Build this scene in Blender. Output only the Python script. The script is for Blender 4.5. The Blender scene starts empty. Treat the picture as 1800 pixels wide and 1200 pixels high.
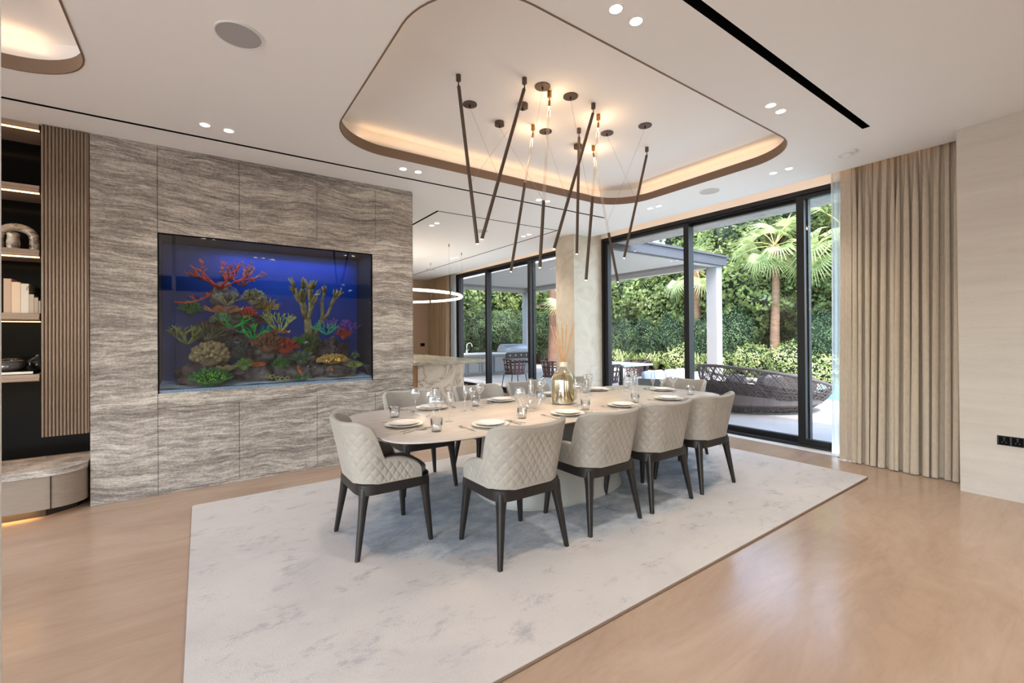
import bpy, bmesh, math, random
from math import sin, cos, pi, radians, sqrt, atan2
from mathutils import Vector, Matrix, noise as mnoise
sc = bpy.context.scene
C = sc.collection
PI = pi

# ------------------------------------------------------------------ camera
cam_d = bpy.data.cameras.new('camera'); cam = bpy.data.objects.new('camera', cam_d); C.objects.link(cam)
F_PX, YAW, PIT, ROL, CY, H = 774.25, radians(54.727), radians(0.2834), radians(-0.40), 584.83, 1.40
Fv = Vector((cos(YAW)*cos(PIT), sin(YAW)*cos(PIT), sin(PIT)))
R0 = Vector((sin(YAW), -cos(YAW), 0)); U0 = R0.cross(Fv)
Rv = cos(ROL)*R0 + sin(ROL)*U0; Uv = -sin(ROL)*R0 + cos(ROL)*U0
m = Matrix((Rv, Uv, -Fv)).transposed().to_4x4(); m.translation = Vector((0, 0, H)); cam.matrix_world = m
cam_d.sensor_width = 36; cam_d.lens = F_PX/1800*36
cam_d.shift_y = -(600-CY)/1800; cam_d.clip_start = 0.05; cam_d.clip_end = 200
sc.camera = cam

# ------------------------------------------------------------------ world, sun, exposure
w = bpy.data.worlds.new('sky'); sc.world = w; w.use_nodes = True
nt = w.node_tree; bg = nt.nodes['Background']
sky = nt.nodes.new('ShaderNodeTexSky'); sky.sky_type = 'NISHITA'; sky.sun_disc = False
sky.sun_elevation = radians(60); sky.sun_rotation = radians(210); sky.air_density = 1.2; sky.dust_density = 2.5
nt.links.new(sky.outputs[0], bg.inputs[0]); bg.inputs[1].default_value = 0.95
sd = bpy.data.lights.new('sun', 'SUN'); sun = bpy.data.objects.new('sun', sd); C.objects.link(sun)
sd.energy = 2.2; sd.angle = radians(1.0); sd.color = (1, .95, .87)
sun.rotation_euler = Vector((0.13, 0.52, -0.84)).to_track_quat('-Z', 'Y').to_euler()
sc.view_settings.view_transform = 'Standard'; sc.view_settings.look = 'None'
sc.view_settings.gamma = 1; sc.view_settings.use_curve_mapping = False
sc.view_settings.exposure = 0.68
sc.cycles.use_denoising = True
sc.cycles.max_bounces = 10; sc.cycles.transparent_max_bounces = 24; sc.cycles.diffuse_bounces = 4
sc.cycles.glossy_bounces = 4; sc.cycles.transmission_bounces = 6; sc.cycles.caustics_reflective = False
sc.cycles.caustics_refractive = False; sc.cycles.sample_clamp_indirect = 6

def area(name, loc, size, power, color, rot=(0, 0, 0), sizey=None, spread=None):
    l = bpy.data.lights.new(name, 'AREA'); l.energy = power; l.color = color; l.size = size
    if sizey: l.shape = 'RECTANGLE'; l.size_y = sizey
    if spread: l.spread = spread
    o = bpy.data.objects.new(name, l); C.objects.link(o); o.location = loc; o.rotation_euler = rot
    return o
WARM = (1, .60, .31)
# cove light of the dining ceiling (lies on the hidden ledge, shining up)
def czf(x, y): return 3.11 + .0107*(x*.82 - y*.57 + 3.47)
CX0, CX1, CY0, CY1 = .93, 4.80, 1.83, 4.15
CTOP = 3.40
area('cove_light_far', ((CX0+CX1)/2, CY1+.085, CTOP-.10), CX1-CX0-.6, 1.0, WARM, (PI, 0, 0), .05)
area('cove_light_near', ((CX0+CX1)/2, CY0-.085, CTOP-.10), CX1-CX0-.6, 1.0, WARM, (PI, 0, 0), .05)
area('cove_light_right', (CX1+.085, (CY0+CY1)/2, CTOP-.10), .05, .6, WARM, (PI, 0, 0), CY1-CY0-.6)
area('cove_light_left', (CX0-.085, (CY0+CY1)/2, CTOP-.10), .05, .6, WARM, (PI, 0, 0), CY1-CY0-.6)
area('lounge_cove_far', (-2.05, 4.185, CTOP-.10), 2.4, 1.2, WARM, (PI, 0, 0), .05)
area('lounge_cove_right', (-.495, 3.0, CTOP-.10), .05, .9, WARM, (PI, 0, 0), 1.8)
# pelmet light hidden above the curtain rail
area('pelmet_light_dining', (5.85, 3.3, 3.30), .04, 3.2, WARM, (0, radians(-70), 0), 4.4)
area('pelmet_light_kitchen', (5.85, 8.7, 3.30), .04, 3.2, WARM, (0, radians(-70), 0), 4.8)

# added fill strips without real fittings, brightening the ceiling along the glass doors
for nm, yc, ln in (('added_ceiling_fill_dining', 3.6, 3.6), ('added_ceiling_fill_kitchen', 8.8, 4.8)):
    area(nm, (5.93, yc, .03), .06, 9 if 'dining' in nm else 11, (.86, .95, 1), (PI, radians(-24), 0), ln, radians(100))

# ------------------------------------------------------------------ material helpers
MATS = {}
def mat(name, base=(.8, .8, .8), rough=.5, metal=0, spec=.5, emit=None, estr=0, coat=0):
    if name in MATS: return MATS[name]
    m = bpy.data.materials.new(name); m.use_nodes = True
    b = m.node_tree.nodes['Principled BSDF']
    b.inputs['Base Color'].default_value = (*base, 1); b.inputs['Roughness'].default_value = rough
    b.inputs['Metallic'].default_value = metal; b.inputs['Specular IOR Level'].default_value = spec
    if coat: b.inputs['Coat Weight'].default_value = coat; b.inputs['Coat Roughness'].default_value = .08
    if emit: b.inputs['Emission Color'].default_value = (*emit, 1); b.inputs['Emission Strength'].default_value = estr
    MATS[name] = m; return m
def N(m, t, **k):
    n = m.node_tree.nodes.new(t)
    for a, v in k.items():
        if a in n.inputs: n.inputs[a].default_value = v
        else: setattr(n, a, v)
    return n
def L(m, a, b): m.node_tree.links.new(a, b)
def srgb(r, g, b):
    f = lambda c: (c/255/12.92) if c/255 <= .04045 else ((c/255+.055)/1.055)**2.4
    return (f(r), f(g), f(b))
def ramp(m, stops):
    n = N(m, 'ShaderNodeValToRGB'); e = n.color_ramp.elements
    while len(e) < len(stops): e.new(.5)
    for i, (p, c) in enumerate(stops): e[i].position = p; e[i].color = (*c, 1)
    return n
def mapping(m, scale, rot=(0, 0, 0), coord='Object'):
    tc = N(m, 'ShaderNodeTexCoord'); mp = N(m, 'ShaderNodeMapping')
    mp.inputs['Scale'].default_value = scale; mp.inputs['Rotation'].default_value = rot
    L(m, tc.outputs[coord], mp.inputs[0]); return mp.outputs[0]
def noise(m, vec, scale, detail=4, rough=.5, dist=0):
    n = N(m, 'ShaderNodeTexNoise', Scale=scale, Detail=detail, Roughness=rough, Distortion=dist)
    L(m, vec, n.inputs['Vector']); return n.outputs[0]
def mixc(m, f, a, b, mode='MIX'):
    n = N(m, 'ShaderNodeMix', data_type='RGBA', blend_type=mode)
    if hasattr(f, 'links') or hasattr(f, 'is_linked'): L(m, f, n.inputs[0])
    else: n.inputs[0].default_value = f
    for i, v in ((6, a), (7, b)):
        if isinstance(v, tuple): n.inputs[i].default_value = (*v, 1)
        else: L(m, v, n.inputs[i])
    return n.outputs[2]
def bump(m, h, strength=.2, dist=.01):
    n = N(m, 'ShaderNodeBump'); n.inputs['Strength'].default_value = strength; n.inputs['Distance'].default_value = dist
    L(m, h, n.inputs['Height']); L(m, n.outputs[0], m.node_tree.nodes['Principled BSDF'].inputs['Normal'])
def base(m, sock): L(m, sock, m.node_tree.nodes['Principled BSDF'].inputs['Base Color'])
def rnd_mat(name, stops, scale, rough=.6, bstr=0, map_scale=(1, 1, 1), detail=6, nr=.6, dist=0, spec=.5, rot=(0, 0, 0), metal=0, bdist=.01):
    m = mat(name, rough=rough, spec=spec, metal=metal); v = mapping(m, map_scale, rot)
    n = noise(m, v, scale, detail, nr, dist); r = ramp(m, stops); L(m, n, r.inputs[0]); base(m, r.outputs[0])
    if bstr: bump(m, n, bstr, bdist)
    return m

# stone of the aquarium wall: wavy grey beige layers
def layered_stone():
    m = mat('silver travertine', rough=.55, spec=.35)
    v = mapping(m, (1, 1, 1))
    sep = N(m, 'ShaderNodeSeparateXYZ'); L(m, v, sep.inputs[0])
    n1 = noise(m, v, .9, 2, .5); n2 = noise(m, v, 3.2, 3, .55); n3 = noise(m, v, 13, 3, .6)
    def ma(op, a, b, c=None):
        n = N(m, 'ShaderNodeMath', operation=op)
        for i, s in enumerate((a, b)):
            if isinstance(s, (int, float)): n.inputs[i].default_value = s
            else: L(m, s, n.inputs[i])
        if c is not None:
            if isinstance(c, (int, float)): n.inputs[2].default_value = c
            else: L(m, c, n.inputs[2])
        return n.outputs[0]
    z = ma('MULTIPLY_ADD', n1, .30, sep.outputs[2]); z = ma('MULTIPLY_ADD', n2, .075, z); z = ma('MULTIPLY_ADD', n3, .012, z)
    xs = ma('MULTIPLY', sep.outputs[0], .10); ys = ma('MULTIPLY', sep.outputs[1], .10)
    cb = N(m, 'ShaderNodeCombineXYZ'); L(m, xs, cb.inputs[0]); L(m, ys, cb.inputs[1]); L(m, z, cb.inputs[2])
    a = noise(m, cb.outputs[0], 8, 5, .62); b = noise(m, cb.outputs[0], 44, 9, .80)
    g = noise(m, v, 70, 3, .6)
    s = ma('MULTIPLY_ADD', b, .62, ma('MULTIPLY', a, .38)); s = ma('MULTIPLY_ADD', g, .16, s); s = ma('SUBTRACT', s, .08)
    r = ramp(m, [(.36, srgb(84, 77, 74)), (.45, srgb(126, 118, 112)), (.50, srgb(150, 142, 135)), (.55, srgb(178, 170, 161)), (.64, srgb(208, 200, 190))])
    L(m, s, r.inputs[0]); base(m, r.outputs[0]); bump(m, s, .35, .01)
    return m
M_STONE = layered_stone()
M_CEIL = mat('ceiling paint', srgb(243, 243, 243), .8, spec=.2)
M_COVE = mat('cove paint', srgb(243, 243, 243), .8, spec=.2)
M_TAUPE = mat('taupe cove trim', srgb(124, 102, 84), .6)
M_BLACK = mat('black slot', (.004, .004, .004), .9, spec=.1)
def travertine(name, c1, c2, c3, rough, rotz, sx, sy, coat=0):
    m = mat(name, rough=rough, spec=.45)
    v = mapping(m, (sx, sy, 1), (0, 0, rotz))
    n = noise(m, v, 1.3, 10, .72, .8); v2 = mapping(m, (sx*1.6, sy*5, 6), (0, 0, rotz)); n2 = noise(m, v2, 2.2, 10, .74, 1.2)
    r = ramp(m, [(.32, c1), (.5, c2), (.68, c3)]); L(m, n, r.inputs[0])
    r2 = ramp(m, [(.34, (.90, .885, .87)), (.46, (.98, .98, .98)), (.70, (1.03, 1.03, 1.03))]); L(m, n2, r2.inputs[0])
    base(m, mixc(m, .8, r.outputs[0], r2.outputs[0], 'MULTIPLY'))
    rr = ramp(m, [(.3, (rough*.93,)*3), (.7, (rough*1.08,)*3)]); L(m, n2, rr.inputs[0])
    L(m, rr.outputs[0], m.node_tree.nodes['Principled BSDF'].inputs['Roughness'])
    return m
M_FLOOR = travertine('honed beige travertine floor', srgb(158, 132, 112), srgb(171, 145, 124), srgb(181, 157, 137), .20, radians(-25), .5, 1.6)
M_WALLR = rnd_mat('pale travertine wall', [(.24, srgb(184, 177, 168)), (.5, srgb(196, 189, 180)), (.76, srgb(206, 200, 192))], 1.6, .55, .12, (.8, .5, 5), 11, .74, .6)
def pits(m):
    v = mapping(m, (1, 10, 22)); vo = N(m, 'ShaderNodeTexVoronoi', Scale=1.4); L(m, v, vo.inputs['Vector'])
    r = ramp(m, [(.035, (.35, .3, .26)), (.06, (1, 1, 1))]); L(m, vo.outputs['Distance'], r.inputs[0])
    b = m.node_tree.nodes['Principled BSDF'].inputs['Base Color']; old = b.links[0].from_socket
    base(m, mixc(m, .8, old, r.outputs[0], 'MULTIPLY'))
pits(M_WALLR)
M_COLUMN = rnd_mat('beige marble column', [(.3, srgb(188, 176, 158)), (.5, srgb(206, 196, 178)), (.7, srgb(216, 206, 190))], 2.2, .35, 0, (1, 1, 1.2), 8, .65, 1.6)
M_KWALL = mat('warm taupe wall', srgb(184, 160, 138), .7)
M_DARKFRAME = mat('anthracite aluminium', srgb(33, 33, 36), .42, .35)
M_WOODBLACK = rnd_mat('dark stained wood', [(.3, srgb(20, 16, 15)), (.7, srgb(33, 27, 25))], 6, .42, .05, (6, 6, 1), 5)
M_SHELL = rnd_mat('greige leather', [(.3, srgb(156, 150, 141)), (.7, srgb(170, 164, 155))], 5, .5, .04)
M_SEAT = mat('grey seat leather', srgb(150, 146, 140), .5)
M_BRONZE = mat('dark bronze', srgb(90, 76, 67), .48, .45)
M_GOLD = mat('warm brass', srgb(170, 124, 70), .3, .85)
M_STEEL = mat('polished steel', (.62, .6, .57), .18, 1)
M_CHINA = mat('white porcelain', srgb(236, 232, 226), .2, spec=.6)
M_WHITE = mat('white plaster', srgb(232, 232, 230), .6)
M_LAMP = mat('downlight lens', (1, .95, .86), .4, emit=(1, .9, .78), estr=14)
M_GREY = mat('speaker grille', srgb(196, 194, 190), .7)
def table_top():
    m = mat('taupe ceramic top', rough=.28, spec=.5); v = mapping(m, (1, 4, 1))
    n = noise(m, v, 3, 8, .6, .6); r = ramp(m, [(.3, srgb(182, 172, 162)), (.7, srgb(202, 193, 184))]); L(m, n, r.inputs[0]); base(m, r.outputs[0]); return m
M_TABLE = table_top()
M_TEDGE = mat('dark table edge', srgb(60, 48, 40), .4)
M_PEDESTAL = rnd_mat('pale stone pedestal', [(.3, srgb(160, 158, 152)), (.7, srgb(178, 176, 170))], 2, .4, 0, (1, 1, 1), 6, .6, 1)
def rug_mat():
    m = mat('ivory silk rug', rough=.85, spec=.2)
    v = mapping(m, (1, 1.5, 1)); n = noise(m, v, 1.1, 8, .66, .5); n2 = noise(m, v, 3.4, 11, .80, .25); v3 = mapping(m, (1, 1, 1)); n3 = noise(m, v3, 220, 2, .5)
    r = ramp(m, [(.30, srgb(186, 181, 178)), (.5, srgb(197, 191, 186)), (.7, srgb(202, 195, 190))]); L(m, n, r.inputs[0])
    r2 = ramp(m, [(.30, srgb(176, 182, 190)), (.40, srgb(226, 228, 232)), (.46, (1, 1, 1))]); L(m, n2, r2.inputs[0])
    c = mixc(m, .8, r.outputs[0], r2.outputs[0], 'MULTIPLY')
    # blue-grey mottled field in the middle of the rug
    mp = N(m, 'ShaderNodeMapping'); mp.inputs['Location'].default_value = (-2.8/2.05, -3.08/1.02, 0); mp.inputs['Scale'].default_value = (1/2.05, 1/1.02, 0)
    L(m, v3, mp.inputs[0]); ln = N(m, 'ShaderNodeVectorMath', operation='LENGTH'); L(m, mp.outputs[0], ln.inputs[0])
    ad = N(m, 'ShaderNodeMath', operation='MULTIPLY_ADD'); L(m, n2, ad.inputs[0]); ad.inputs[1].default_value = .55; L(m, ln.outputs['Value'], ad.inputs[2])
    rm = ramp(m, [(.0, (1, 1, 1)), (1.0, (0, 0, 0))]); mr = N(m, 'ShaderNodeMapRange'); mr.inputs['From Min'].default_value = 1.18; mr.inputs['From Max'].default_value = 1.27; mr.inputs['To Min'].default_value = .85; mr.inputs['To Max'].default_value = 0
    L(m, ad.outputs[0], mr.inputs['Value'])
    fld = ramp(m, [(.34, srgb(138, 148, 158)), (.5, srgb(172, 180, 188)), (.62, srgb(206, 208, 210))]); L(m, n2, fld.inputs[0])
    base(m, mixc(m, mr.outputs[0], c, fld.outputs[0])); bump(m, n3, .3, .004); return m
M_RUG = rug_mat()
M_RUGEDGE = mat('brown rug binding', srgb(120, 96, 78), .8)
def rug_centre():
    return rnd_mat('blue grey silk pile', [(.30, srgb(120, 128, 136)), (.46, srgb(158, 164, 168)), (.54, srgb(196, 196, 194)), (.62, srgb(216, 210, 202))], 1.5, .8, 0, (1, 1.6, 1), 10, .72, 1.2)
M_CURTAIN = rnd_mat('taupe linen curtain', [(.3, srgb(178, 164, 146)), (.7, srgb(192, 178, 160))], 60, .85, .06, (1, 1, .3), 3)
M_KCURT = mat('sand curtain', srgb(164, 142, 116), .85)
def sheer():
    m = bpy.data.materials.new('white sheer'); m.use_nodes = True; t = m.node_tree; t.nodes.clear()
    o = t.nodes.new('ShaderNodeOutputMaterial'); a = t.nodes.new('ShaderNodeBsdfTransparent'); d = t.nodes.new('ShaderNodeBsdfTranslucent'); e = t.nodes.new('ShaderNodeBsdfDiffuse')
    d.inputs[0].default_value = (.85, .9, .92, 1); e.inputs[0].default_value = (.8, .86, .88, 1)
    m1 = t.nodes.new('ShaderNodeMixShader'); m2 = t.nodes.new('ShaderNodeMixShader'); m1.inputs[0].default_value = .5; m2.inputs[0].default_value = .62
    t.links.new(d.outputs[0], m1.inputs[1]); t.links.new(e.outputs[0], m1.inputs[2]); t.links.new(a.outputs[0], m2.inputs[1]); t.links.new(m1.outputs[0], m2.inputs[2]); t.links.new(m2.outputs[0], o.inputs[0]); return m
M_SHEER = sheer()
def thin_glass(name, tint=(1, 1, 1), refl=1.0, ior=1.5, base_refl=0.0):
    m = bpy.data.materials.new(name); m.use_nodes = True; t = m.node_tree; t.nodes.clear()
    o = t.nodes.new('ShaderNodeOutputMaterial'); a = t.nodes.new('ShaderNodeBsdfTransparent'); g = t.nodes.new('ShaderNodeBsdfGlossy')
    a.inputs[0].default_value = (*tint, 1); g.inputs['Roughness'].default_value = .02; g.inputs[0].default_value = (1, 1, 1, 1)
    f = t.nodes.new('ShaderNodeFresnel'); ge = t.nodes.new('ShaderNodeNewGeometry'); io = t.nodes.new('ShaderNodeMapRange')
    io.inputs['To Min'].default_value = ior; io.inputs['To Max'].default_value = 1/ior   # same reflectance seen from either side of a thin sheet
    t.links.new(ge.outputs['Backfacing'], io.inputs['Value']); t.links.new(io.outputs[0], f.inputs[0])
    mu = t.nodes.new('ShaderNodeMath'); mu.operation = 'MULTIPLY_ADD'; mu.inputs[1].default_value = refl; mu.inputs[2].default_value = base_refl; mu.use_clamp = True
    mx = t.nodes.new('ShaderNodeMixShader'); t.links.new(f.outputs[0], mu.inputs[0]); t.links.new(mu.outputs[0], mx.inputs[0])
    t.links.new(a.outputs[0], mx.inputs[1]); t.links.new(g.outputs[0], mx.inputs[2]); t.links.new(mx.outputs[0], o.inputs[0]); return m
M_PANE = thin_glass('window glass', (.97, .985, .98), .9)
M_STEMWARE = thin_glass('stemware glass', (.955, .965, .97), 2.4, 1.5, .03)
M_ACRYL = thin_glass('clear acrylic tube', (.97, .95, .92), 1.2, 1.5, .10)
M_TANKGLASS = thin_glass('aquarium glass', (.60, .66, .78), 1.7, 1.5, .0)
M_WATER = mat('pool water', srgb(64, 160, 160), .06, spec=.6)

# ------------------------------------------------------------------ mesh helpers
class MB:
    def __init__(s): s.v = []; s.f = []
    def add(s, vs, fs):
        n = len(s.v); s.v += [tuple(v) for v in vs]; s.f += [tuple(i+n for i in f) for f in fs]; return s
    def box(s, x0, y0, z0, x1, y1, z1):
        return s.add([(x0, y0, z0), (x1, y0, z0), (x1, y1, z0), (x0, y1, z0), (x0, y0, z1), (x1, y0, z1), (x1, y1, z1), (x0, y1, z1)],
                     [(0, 3, 2, 1), (4, 5, 6, 7), (0, 1, 5, 4), (1, 2, 6, 5), (2, 3, 7, 6), (3, 0, 4, 7)])
    def prism(s, pts, z0, z1):
        n = len(pts); return s.add([(x, y, z0) for x, y in pts]+[(x, y, z1) for x, y in pts],
            [tuple(range(n-1, -1, -1)), tuple(range(n, 2*n))]+[(i, (i+1) % n, n+(i+1) % n, n+i) for i in range(n)])
    def loops(s, rings, closed=True, cap=True):
        n = len(rings[0]); vs = [p for r in rings for p in r]; fs = []
        for k in range(len(rings)-1):
            for i in range(n if closed else n-1):
                j = (i+1) % n; fs.append((k*n+i, k*n+j, (k+1)*n+j, (k+1)*n+i))
        if cap and closed:
            fs.append(tuple(range(n-1, -1, -1))); fs.append(tuple((len(rings)-1)*n+i for i in range(n)))
        return s.add(vs, fs)
    def tube(s, path, rad, n=8, cap=True, flat=1.0):
        path = [Vector(p) for p in path]; rs = rad if isinstance(rad, (list, tuple)) else [rad]*len(path); rings = []
        up = Vector((0, 0, 1))
        for i, p in enumerate(path):
            t = (path[min(i+1, len(path)-1)]-path[max(i-1, 0)]).normalized()
            if i == 0: a = t.cross(up) if abs(t.z) < .95 else t.cross(Vector((1, 0, 0)))
            else: a = pa - t*pa.dot(t)
            if a.length < 1e-6: a = t.orthogonal()
            a.normalize(); pa = a; b = t.cross(a)
            rings.append([p+(a*cos(2*PI*k/n)+b*sin(2*PI*k/n)*flat)*rs[i] for k in range(n)])
        return s.loops(rings, True, cap)
    def lathe(s, prof, n=24, c=(0, 0, 0), cap=False):
        rings = [[(c[0]+r*cos(2*PI*k/n), c[1]+r*sin(2*PI*k/n), c[2]+z) for k in range(n)] for r, z in prof]
        return s.loops(rings, True, cap)
    def grid(s, fn, nu, nv):
        vs = [fn(i/nu, j/nv) for j in range(nv+1) for i in range(nu+1)]
        return s.add(vs, [(j*(nu+1)+i, j*(nu+1)+i+1, (j+1)*(nu+1)+i+1, (j+1)*(nu+1)+i) for j in range(nv) for i in range(nu)])
    def mesh(s, name, smooth=False):
        me = bpy.data.meshes.new(name); me.from_pydata(s.v, [], s.f); me.update()
        if smooth: me.shade_smooth()
        return me
def put(name, me, m, parent=None, loc=(0, 0, 0), rot=(0, 0, 0), label=None):
    if isinstance(me, MB): me = me.mesh(name)
    if m and not me.materials: me.materials.append(m)
    o = bpy.data.objects.new(name, me); C.objects.link(o); o.location = loc; o.rotation_euler = rot
    if parent: o.parent = parent
    if label: o['label'] = label
    return o
def smooth(o, bevel=0, angle=40):
    if bevel:
        md = o.modifiers.new('bevel', 'BEVEL'); md.width = bevel; md.segments = 2; md.limit_method = 'ANGLE'; md.harden_normals = False
    o.data.shade_smooth()
    a = o.data.attributes.get('sharp_edge')
    bm = bmesh.new(); bm.from_mesh(o.data)
    for e in bm.edges:
        if len(e.link_faces) == 2: e.smooth = e.calc_face_angle(0) < radians(angle)
    bm.to_mesh(o.data); bm.free(); return o
def tag(o, label, cat, group=None, kind=None):
    o['label'] = label; o['category'] = cat
    if group: o['group'] = group
    if kind: o['kind'] = kind
    return o
def thing(name, label, cat, loc=(0, 0, 0), rz=0, group=None):
    o = bpy.data.objects.new(name, None); C.objects.link(o); o.location = loc; o.rotation_euler = (0, 0, rz)
    o.empty_display_size = .1
    return tag(o, label, cat, group)
def struct(name, me, m, label, parent=None, cat='wall'):
    o = put(name, me, m, parent)
    if not parent: tag(o, label, cat, kind='structure')
    return o
def clone(root, loc=None, rz=None, label=None, group=None, rot=None):
    r = root.copy(); C.objects.link(r)
    if loc is not None: r.location = loc
    if rz is not None: r.rotation_euler = (root.rotation_euler[0], root.rotation_euler[1], rz)
    if rot is not None: r.rotation_euler = rot
    if label: r['label'] = label
    if group: r['group'] = group
    for ch in root.children:
        c = ch.copy(); C.objects.link(c); c.parent = r
        for g in ch.children:
            d = g.copy(); C.objects.link(d); d.parent = c
    return r
def rrect(x0, y0, x1, y1, r, n=10):
    pts = []
    for cx, cy, a in ((x1-r, y1-r, 0), (x0+r, y1-r, 90), (x0+r, y0+r, 180), (x1-r, y0+r, 270)):
        for k in range(n+1):
            t = radians(a+90*k/n); pts.append((cx+r*cos(t), cy+r*sin(t)))
    return pts
def superell(cx, cy, a, b, e, n=72):
    out = []
    for k in range(n):
        t = 2*PI*k/n; c, s_ = cos(t), sin(t)
        out.append((cx+a*math.copysign(abs(c)**(2/e), c), cy+b*math.copysign(abs(s_)**(2/e), s_)))
    return out
def filled(outer, holes, zf, name):
    """one sheet with holes, height from zf(x, y)"""
    bm = bmesh.new(); ed = []
    for lp in [outer]+holes:
        vs = [bm.verts.new((x, y, 0)) for x, y in lp]
        for i in range(len(vs)): ed.append(bm.edges.new((vs[i], vs[(i+1) % len(vs)])))
    bmesh.ops.triangle_fill(bm, use_beauty=True, use_dissolve=False, edges=ed)
    for v in bm.verts: v.co.z = zf(v.co.x, v.co.y)
    for f in bm.faces:
        if f.normal.z > 0: f.normal_flip()
    me = bpy.data.meshes.new(name); bm.to_mesh(me); bm.free(); return me
WY = 5.02         # face of the aquarium wall
XW = 6.03         # inner face of the sliding windows
XR = 5.47         # face of the right hand wall
ZO = -.06         # terrace level

# ================================================================== STRUCTURE
def rect(x0, y0, x1, y1): return [(x0, y0), (x1, y0), (x1, y1), (x0, y1)]
# added daylight fill lamps behind the camera and sky portals at the windows
area('added_fill_rear', (-2.95, -5.9, 1.5), 3.2, 130, (.86, .93, 1), (radians(-90), 0, 0), 2.6)
area('added_fill_lounge', (-4.9, -.3, 1.5), 9, 330, (.86, .93, 1), (0, radians(-90), 0), 2.6)
for nm, y0, y1 in (('portal_dining', .9, 5.62), ('portal_kitchen', 6.2, 11.4)):
    o = area(nm, (6.26, (y0+y1)/2, 1.6), 3.1, 1, (1, 1, 1), (0, radians(90), 0), y1-y0)
    o.data.cycles.is_portal = True

fl = struct('floor', MB().box(-5, -6, -.3, 6.26, 12.75, 0), M_FLOOR, 'polished beige travertine floor running through the whole room', cat='floor')
cove = rrect(CX0, CY0, CX1, CY1, .52, 14)
lcove = rrect(-3.4, 1.9, -.585, 4.10, .42, 12)
SLOTS = [rect(-3.6, 4.605, 5.0, 4.642), rect(-3, 1.305, 4.735, 1.362),
         [(2.69, 5.59), (4.93, 5.59), (4.93, 12), (4.90, 12), (4.90, 5.617), (2.725, 5.617), (2.725, 12), (2.69, 12)]]
ce = struct('ceiling', filled(rect(-5, -6, 5.79, 12.75), [cove, lcove]+SLOTS, czf, 'ceiling'), M_CEIL, 'smooth white plaster ceiling with a large rounded recess', cat='ceiling')
def offset(pts, d):
    n = len(pts); cx = sum(p[0] for p in pts)/n; cy = sum(p[1] for p in pts)/n; out = []
    for i in range(n):
        a = Vector(pts[i-1]); b = Vector(pts[(i+1) % n]); t = (b-a).normalized(); out.append((pts[i][0]+t.y*d, pts[i][1]-t.x*d))
    return out
for nm, pl in (('dining', cove), ('lounge', lcove)):
    o1 = offset(pl, .010); o2 = offset(pl, .16)
    rim = MB().loops([[(x, y, czf(x, y)-.004) for x, y in pl], [(x, y, czf(x, y)+.085) for x, y in pl], [(x, y, czf(x, y)+.085) for x, y in o1], [(x, y, czf(x, y)-.004) for x, y in o1], [(x, y, czf(x, y)-.004) for x, y in pl]], True, False)
    smooth(put('cove_trim', rim, M_TAUPE, ce))
    cav = MB().loops([[(x, y, czf(x, y)+.06) for x, y in o1], [(x, y, czf(x, y)+.06) for x, y in o2], [(x, y, CTOP) for x, y in o2]], True, False)
    cav.add([(x, y, CTOP) for x, y in o2], [tuple(range(len(o2)))])
    smooth(put('cove_recess', cav, M_COVE, ce))
for s in SLOTS:
    o = offset(s, -.012) if len(s) == 4 else s
    xs = [p[0] for p in s]; ys = [p[1] for p in s]
    mb = MB()
    if len(s) == 4:
        mb.loops([[(x, y, czf(x, y)+.0005) for x, y in s], [(x, y, 3.26) for x, y in s]], True, False); mb.add([(x, y, 3.26) for x, y in s], [(0, 1, 2, 3)])
    else:
        for r in (rect(2.69, 5.59, 4.93, 5.617), rect(2.69, 5.617, 2.725, 12), rect(4.90, 5.617, 4.93, 12)):
            mb.add([(x, y, 3.2) for x, y in r], [(0, 1, 2, 3)])
        mb.loops([[(x, y, czf(x, y)+.0005) for x, y in s], [(x, y, 3.2) for x, y in s]], True, False)
    put('slot_diffuser', mb, M_BLACK, ce)
# ceiling edge return by the curtains and the pelmet recess above
put('ceiling_edge', MB().add([(5.79, -6, czf(5.79, -6)), (5.79, 12.75, czf(5.79, 12.75)), (5.79, 12.75, 3.26), (5.79, -6, 3.26), (5.775, -6, 3.26), (5.775, 12.75, 3.26)], [(0, 1, 2, 3), (3, 2, 5, 4)]), M_CEIL, ce)
put('pelmet_top', MB().box(5.6, .9, 3.44, 6.03, 12.7, 3.5), M_COVE, ce)
rf = struct('roof', MB().box(-5.2, -6.2, 3.56, 6.25, 12.95, 3.8), M_WHITE, 'unseen flat roof slab added to stop light leaking in', cat='roof')  # out of view, added to block light leaking past the ceiling sheet
soff = rnd_mat('grey timber effect soffit', [(.38, srgb(120, 116, 116)), (.5, srgb(170, 166, 164)), (.62, srgb(188, 184, 182))], 2.4, .6, .1, (14, 1.6, 1), 8, .7, 2, rot=(0, 0, radians(20)))
struct('trim_2', MB().box(6.26, -6, 3.32, 7.68, 6.3, 3.56), soff, 'wood grain roof overhang outside the sliding doors', cat='overhang')

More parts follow.
